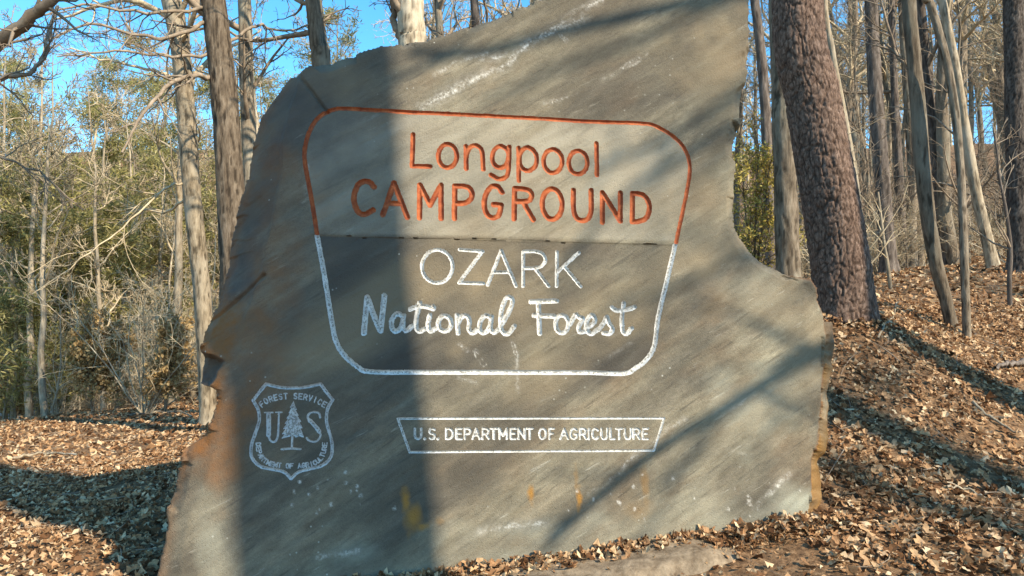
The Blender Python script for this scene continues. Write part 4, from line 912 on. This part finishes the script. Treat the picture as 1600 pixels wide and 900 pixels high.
wood(75, (.34,.80), (13.5, 32), [SHR[1], SHR[2]], 'brush_shrub', 'tangled bare shrub up the right slope', 'shrubs up the right slope', 'shrub', ('stems', 'twigs'), ('bark_pale', 'twig_pale'), .6, 1.2, .6)
pn = ('trunk', 'crown'); pm = ('bark_pale', 'needle')
PH = [13, 15, 9, 6]
for i, (px, tp, Y, k, lab) in enumerate([(15,150,28,0,'yellow-green pine at the far left, second from the left edge'), (55,108,33,1,'tall pale-topped pine in the far left woods'), (100,122,37,0,'pine left of the blue gap in the left woods'), (142,104,40,1,'tallest pine bordering the blue sky gap on the left'), (168,175,27,2,'shorter pine below the blue sky gap'),
      (206,236,30,2,'low pine filling the foot of the blue sky gap'), (232,92,36,0,'dense pine right of the blue sky gap'), (262,122,33,1,'pine behind the pale bare trunk left of the sign'), (292,150,30,0,'pine between the pale bare trunk and the stout grey tree'), (-22,120,30,1,'pine cut off by the left edge of the view'), (120,255,23,2,'small nearer pine in the middle of the left woods'),
      (68,265,24,3,'small yellow-green pine left of the middle of the left woods'), (250,245,25,2,'small nearer pine against the pale bare trunk'), (28,285,21,3,'short bushy pine near the left edge'), (190,305,22,3,'short bushy pine right of the middle of the left woods'), (305,205,27,2,'pine just behind the stout grey tree'), (410,120,42,0,'pine showing above the left shoulder of the sign'), (1572,60,40,1,'pine at the far right against the sky'), (500,40,26,1,'pine behind the sloping sign top'), (340,80,45,1,'far pine between the grey trunks left of the sign')]):
    tp -= 12; p = at(px, 500, Y); g_ = g1(p[0], p[1]); put('pine_tree', PIN[k], pn, pm, p[0], p[1], (at(px, tp, Y)[2] - g_) / PH[k], lab, 'tree', 'pines in the background')
for px, Y, sc, lab in [(8, 21, .62, 'yellow-green young pine at the left edge'), (75, 24, .55, 'small green pine beside the pale patch of road')]:
    p = at(px, 600, Y); put('young_pine', PIN[3], pn, pm, p[0], p[1], sc, lab, 'tree', 'young pines on the left')
# cedar beside the sign and brown leaf-holding bushes
def leafy(name, label, cat, px, Y, ztop_px, rx, n, mat, seed, L=.07, Wd=.016, per=10, stemmat='bark_grey'):
    rng = np.random.RandomState(seed); b = at(px, 500, Y); g = g1(b[0], b[1]); h = at(px, ztop_px, Y)[2] - g
    o = empty(name, (b[0], b[1], g)); tag(o, label, cat)
    st = 5; t = np.linspace(0, 1, 7); P = np.array([np.stack([rng.normal(0, .35) * rx * t, rng.normal(0, .35) * rx * t, h * rng.uniform(.75, 1) * t], 1) for _ in range(st)]); R = np.ones((st, 1)) * (.02 * (1 - .8 * t))[None]
    b1 = sprout(rng, P, R, n, .12, 1, 55, rx * .9, 5, .5, .18, .5, .006, rel=False); b2 = sprout(rng, *b1, 4, .2, 1, 45, .45, 4, .3, .2, .6, .004)
    link('stems', tubes_mesh('stems', [(P, R, 6), (*b1, 4), (*b2, 3)]), M[stemmat], o)
    V, Qq = leaf_cloud(rng, b2[0][:, 1:].reshape(-1, 3), per, L, Wd, .035); link('foliage', mesh_q('foliage', V, Qq, False), M[mat], o)
leafy('cedar', 'yellow-green cedar bush between the sign edge and the pine', 'shrub', 1178, 11, 205, .75, 18, 'cedar', 201, .07, .012, 4)
leafy('leafy_bush', 'brown leaf-holding bush at the edge of the left clearing', 'shrub', 150, 17, 490, .7, 16, 'drybush', 202, .09, .03, 6)
leafy('leafy_bush', 'low russet bush beside the notched left edge of the sign', 'shrub', 262, 15.5, 500, .7, 14, 'drybush', 203, .09, .03, 5)
leafy('leafy_bush', 'small russet bush by the pale road patch', 'shrub', 30, 22, 585, .5, 12, 'drybush', 204, .09, .03, 5)

# distant woodland that reads as one mass
def far_wood():
    rng = np.random.RandomState(5); Vs, Qs, k = [], [], 0; lows = []
    for s in range(5):
        P = np.stack([np.zeros(6), np.zeros(6), np.linspace(0, 12, 6)], 1)[None]; R = (.14 * (1 - .85 * np.linspace(0, 1, 6)))[None]
        b1 = sprout(rng, P, R, 18, .2, 1, 50, 2.6, 4, .5, .15, .6, .03, rel=False); b2 = sprout(rng, *b1, 6, .2, 1, 45, .55, 3, .3, .2, .6, .02); b3 = sprout(rng, *b2, 3, .2, 1, 45, .6, 2, .3, .2, .6, .015)
        vs, qs, kk2 = [], [], 0
        for bb in ((P, R, 5), (*b1, 3), (*b2, 3), (*b3, 3)):
            v, q = tube_batch(*bb); vs.append(v); qs.append(q + kk2); kk2 += len(v)
        lows.append((np.concatenate(vs), np.concatenate(qs)))
    for i in range(75):
        y = rng.uniform(55, 105); x = y * rng.uniform(-.95, .95); v, q = lows[i % 5]; a = rng.uniform(0, 6.28); s = rng.uniform(.75, 1.2)
        vv = v.copy() * s; vv = np.stack([vv[:, 0] * math.cos(a) - vv[:, 1] * math.sin(a) + x, vv[:, 0] * math.sin(a) + vv[:, 1] * math.cos(a) + y, vv[:, 2] + g1(x, y)], 1)
        Vs.append(vv); Qs.append(q + k); k += len(v)
    o = link('distant_woodland', mesh_q('distant_woodland', np.concatenate(Vs), np.concatenate(Qs)), M['twig_pale'])
    tag(o, 'mass of far bare woodland on the hills behind everything', 'woodland', kind='stuff')
far_wood()

# ------------------------------------------------------------------ leaf litter
LRNG = np.random.RandomState(9)
M['crumbs'] = leafmat('needle_crumbs', [(0, (0.10, 0.045, 0.02)), (0.5, (0.25, 0.125, 0.055)), (1, (0.42, 0.27, 0.14))], True, 0.1)
lx = np.array([0, .3, .55, .8, 1.0]); lw = np.array([0, .22, .12, .27, 0])
LEAFV = np.array([(0,0),(.3,0),(.55,0),(.8,0),(1,0),(.26,.24),(.5,.12),(.72,.30),(.26,-.24),(.5,-.12),(.72,-.30)], float)
LEAFF = [(0,1,5),(1,2,6,5),(2,3,7,6),(3,4,7),(0,8,1),(1,8,9,2),(2,9,10,3),(3,10,4)]
MIDV = np.array([(0,0),(.55,.28),(1,0),(.45,-.28),(.5,0)], float); MIDF = [(0,4,1),(1,4,2),(2,4,3),(3,4,0)]
FARV = np.array([(0,0),(.55,.32),(1,0),(.45,-.32)], float); FARF = [(0,1,2,3)]
def scatter(name, x, y, tmplV, tmplF, smin, smax, tilt, lift, parent=None):
    n = len(x); z = ground(x, y) + LRNG.uniform(.002, lift, n)
    e = .15; gx_ = (ground(x + e, y, False) - ground(x - e, y, False)) / (2 * e); gy_ = (ground(x, y + e, False) - ground(x, y - e, False)) / (2 * e)
    N = nrm(np.stack([-gx_, -gy_, np.ones(n)], 1) + LRNG.normal(0, tilt, (n, 3))); T = nrm(np.cross(N, LRNG.normal(size=(n, 3)))); Bt = np.cross(N, T)
    s = smin + (smax - smin) * LRNG.uniform(0, 1, (n, 1))**1.6; c1 = LRNG.normal(.9, 1.1, (n, 1)); c2 = LRNG.normal(.5, .8, (n, 1)); wf = LRNG.uniform(.75, 1.25, (n, 1))
    X = tmplV[None, :, 0] - .5; Yv = tmplV[None, :, 1] * wf; Z = c1 * Yv**2 * 1.6 + c2 * X**2 * .7 + LRNG.normal(0, .03, (n, len(tmplV)))
    V = np.stack([x, y, z], 1)[:, None] + (X[..., None] * T[:, None] + Yv[..., None] * Bt[:, None] + Z[..., None] * N[:, None]) * s[..., None]
    k = len(tmplV); fl = np.array([i for f in tmplF for i in f]); cn = np.array([len(f) for f in tmplF])
    loops = (fl[None] + (np.arange(n) * k)[:, None]).ravel()
    return mesh_np(name, V.reshape(-1, 3), loops, np.tile(cn, n), False)
def field(n, x0, x1, y0, y1, keep):
    x = LRNG.uniform(x0, x1, n); y = LRNG.uniform(y0, y1, n); k = keep(x, y); return x[k], y[k]
def slab_side(x, y):      # distance behind (+) or in front (-) of the face
    return (x - ORG[0]) * BK[0] + (y - ORG[1]) * BK[1]
def keep_near(x, y):
    d = slab_side(x, y); w = (x - ORG[0]) * XL[0] + (y - ORG[1]) * XL[1]
    under = (np.abs(w - .0) < 2.15) & (d > -.03) & (d < .6)
    bare = (w > -1.6) & (w < 1.75) & (d > -.75) & (d < 0)
    ok = ~under & ~(bare & (LRNG.uniform(size=len(x)) < .8)); ok &= (np.abs(x) < y * .95 + 1.0)
    return ok & (vnoise(x * 1.1, y * 1.1, 3.0) + .7 * vnoise(x * 3.7, y * 3.7, 8.0) + LRNG.uniform(-.8, .8, len(x)) > -.75)
x, y = field(48000, -7.5, 8.5, 2.4, 9.5, keep_near)
m1 = scatter('leaf_litter', x, y, LEAFV, LEAFF, .03, .11, .4, .045)
o = link('leaf_litter', m1, M['litter'], gnd); tag(o, kind='stuff')
x, y = field(80000, -7.5, 8.5, 2.4, 9.5, keep_near)
o = link('leaf_litter', scatter('leaf_litter_small', x, y, MIDV, MIDF, .025, .065, .6, .04), M['litter'], gnd); tag(o, kind='stuff')
w_ = LRNG.uniform(-1.7, 2.0, 9000); d_ = -np.abs(LRNG.normal(0, .10, 9000)) + .02        # needles and crumbs swept against the foot of the stone
x, y = ORG[0] + w_ * XL[0] + d_ * BK[0], ORG[1] + w_ * XL[1] + d_ * BK[1]
o = link('needle_litter', scatter('needle_litter', x, y, MIDV * np.array((1, .5)), MIDF, .02, .05, .5, .06), M['crumbs'], gnd); tag(o, kind='stuff')
x, y = field(60000, -16, 17, 9.5, 22, lambda x, y: np.abs(x) < y * .85 + 1)
o = link('leaf_litter', scatter('leaf_litter_mid', x, y, MIDV, MIDF, .06, .13, .5, .04), M['litter'], gnd); tag(o, kind='stuff')
x, y = field(40000, -38, 40, 22, 50, lambda x, y: np.abs(x) < y * .85 + 1)
o = link('leaf_litter', scatter('leaf_litter_far', x, y, FARV, FARF, .14, .26, .38, .05), M['litter'], gnd); tag(o, kind='stuff')
n_ = 2600; w_ = LRNG.uniform(-1.75, 2.1, n_); d_ = -np.abs(LRNG.normal(0, .07, n_)) - .005            # leaves drifted against the stone and round the thick pine
k_ = vnoise(w_ * 2.3, w_ * 0, 5.0) > -.25; w_ = w_[k_]; d_ = d_[k_]
a_ = LRNG.uniform(0, 6.28, 700); r_ = .30 + np.abs(LRNG.normal(0, .13, 700))
x = np.concatenate([ORG[0] + w_ * XL[0] + d_ * BK[0], pine[0] + r_ * np.cos(a_)]); y = np.concatenate([ORG[1] + w_ * XL[1] + d_ * BK[1], pine[1] + .12 + r_ * np.sin(a_)])
o = link('leaf_litter', scatter('leaf_drift', x, y, LEAFV, LEAFF, .03, .09, .55, .09), M['litter'], gnd); tag(o, kind='stuff')
def twig_litter():
    n = 2600; x = LRNG.uniform(-8, 9, n); y = LRNG.uniform(2.6, 14, n); k = keep_near(x, y); x = x[k]; y = y[k]; n = len(x)
    a = LRNG.uniform(0, 6.28, n); L = LRNG.uniform(.06, .45, n); t = np.linspace(-.5, .5, 5); bend = LRNG.normal(0, .12, (n, 1))
    X = x[:, None] + np.cos(a)[:, None] * L[:, None] * t - np.sin(a)[:, None] * bend * L[:, None] * (t * t * 4 - 1); Y = y[:, None] + np.sin(a)[:, None] * L[:, None] * t + np.cos(a)[:, None] * bend * L[:, None] * (t * t * 4 - 1)
    Z = ground(X, Y) + LRNG.uniform(.02, .05, (n, 1)) + LRNG.normal(0, .04, (n, 1)) * t; R = LRNG.uniform(.0015, .005, (n, 1)) * np.linspace(1, .6, 5)
    o = link('twig_litter', tubes_mesh('twig_litter', [(np.stack([X, Y, Z], -1), R, 4)]), M['twig'], gnd); tag(o, kind='stuff')
twig_litter()
# the largest leaves in view, one by one, on shared meshes
one = []
for k in range(6):
    V = np.stack([LEAFV[:, 0] - .5, LEAFV[:, 1] * LRNG.uniform(.8, 1.2), LRNG.normal(.5, .7) * LEAFV[:, 1]**2 * 1.6 + LRNG.normal(.3, .5) * (LEAFV[:, 0] - .5)**2 + LRNG.normal(0, .03, 11)], 1)
    one.append(mesh_np('fallen_leaf', V, [i for f in LEAFF for i in f], [len(f) for f in LEAFF], False)); one[-1].materials.append(M['leaf'])
cnt_ = 0
while cnt_ < 290:
    px = LRNG.choice([LRNG.uniform(1300, 1600), LRNG.uniform(1000, 1600), LRNG.uniform(0, 250)], p=[.5, .25, .25]); py = LRNG.uniform(700, 900)
    p = ground_hit(px, py)
    if p[1] > 8: continue
    d = slab_side(p[0], p[1]); ww = (p[0] - ORG[0]) * XL[0] + (p[1] - ORG[1]) * XL[1]
    if abs(ww) < 2.15 and d > -.05: continue
    if ww < 1.3 and d > -.7 and LRNG.uniform() < .7: continue
    l_ = link('fallen_leaf', one[LRNG.randint(6)], None, gnd); l_.location = (p[0], p[1], g1(p[0], p[1]) + LRNG.uniform(.02, .045))
    l_.rotation_euler = (LRNG.normal(0, .4), LRNG.normal(0, .4), LRNG.uniform(0, 6.28)); l_.scale = (LRNG.uniform(.065, .11),) * 3; cnt_ += 1
# ------------------------------------------------------------------ footing, fallen sticks, road patch
def footing():
    n = 90; m = 12; us = np.linspace(-1.7, 1.55, n); rows = []
    ends = smooth(-1.7, -1.2, us) * smooth(1.55, 1.0, us)
    for j in range(m):
        t = j / (m - 1); fr = .10 - t * (.34 + .26 * np.exp(-((us - .1) / .8)**2) + .05 * fbm(us * 3, us * 0, 2, 4))
        x = ORG[0] + us * XL[0] + fr * BK[0]; y = ORG[1] + us * XL[1] + fr * BK[1]
        z = ground(x, y, False) + .075 + .010 * fbm(x * 4, y * 4, 0, 4) - .12 * (1 - ends)
        if j >= m - 2: z = z - (.02 if j == m - 2 else .14)
        rows.append(np.stack([x, y, z], 1))
    o = link('concrete_footing', mesh_q('concrete_footing', np.concatenate(rows), grid_quads(m, n)), M['footing'])
    tag(o, 'low tan concrete footing along the foot of the stone sign', 'footing')
footing()
def stick(pxs, r, seed, label, mat='bark_grey'):
    rng = np.random.RandomState(seed); P = np.array([ground_hit(*p) for p in pxs]); P = catmull(P, k=6); P[:, 2] = ground(P[:, 0], P[:, 1]) + r + .03 + rng.normal(0, .01, len(P)); o0 = P[0].copy()
    b = [((P - o0)[None], np.linspace(r, r * .5, len(P))[None], 7)]; b += crown_batches(rng, (P - o0)[None], b[0][1], [dict(m=3, t0=.3, t1=.95, ang=40, length=.3, n=5, up=0, wig=.1, minr=.003, sides=4)])
    o = link('fallen_stick', tubes_mesh('fallen_stick', b), M[mat]); o.location = o0; tag(o, label, 'stick', 'sticks on the leaf litter')
stick([(1600,575),(1575,578),(1555,584)], .03, 1, 'short thick dead branch at the right edge of the leaf slope', 'bark_dark')
stick([(1372,535),(1392,505),(1402,478)], .012, 2, 'thin pale twig lying below the thick pine', 'bark_pale')
stick([(1520,640),(1560,668),(1596,690)], .014, 3, 'thin stick on the sunlit leaves at the right')
stick([(1480,770),(1510,772),(1545,790)], .010, 4, 'small crooked twig in the shaded leaves, lower right', 'bark_pale')
stick([(20,722),(70,714),(120,716)], .02, 5, 'pale branch lying on the left clearing', 'bark_pale')
stick([(200,655),(250,648),(300,656)], .03, 6, 'dead branch at the back of the left clearing')
def road():
    a = [at(px, 500, Y) for px, Y in ((-160, 24), (-20, 24.5), (60, 25.5), (105, 27.5))]; b = [at(px, 500, Y) for px, Y in ((-160, 27), (-20, 27.2), (50, 28), (90, 29.5))]
    A = catmull(np.array(a)[:, :2], k=8); B = catmull(np.array(b)[:, :2], k=8); rows = []
    for t in np.linspace(0, 1, 6):
        q = A + (B - A) * t; rows.append(np.stack([q[:, 0], q[:, 1], ground(q[:, 0], q[:, 1]) + .09], 1))
    tag(link('gravel_road', mesh_q('gravel_road', np.concatenate(rows), grid_quads(6, len(A))), M['gravel']), kind='structure')
road()
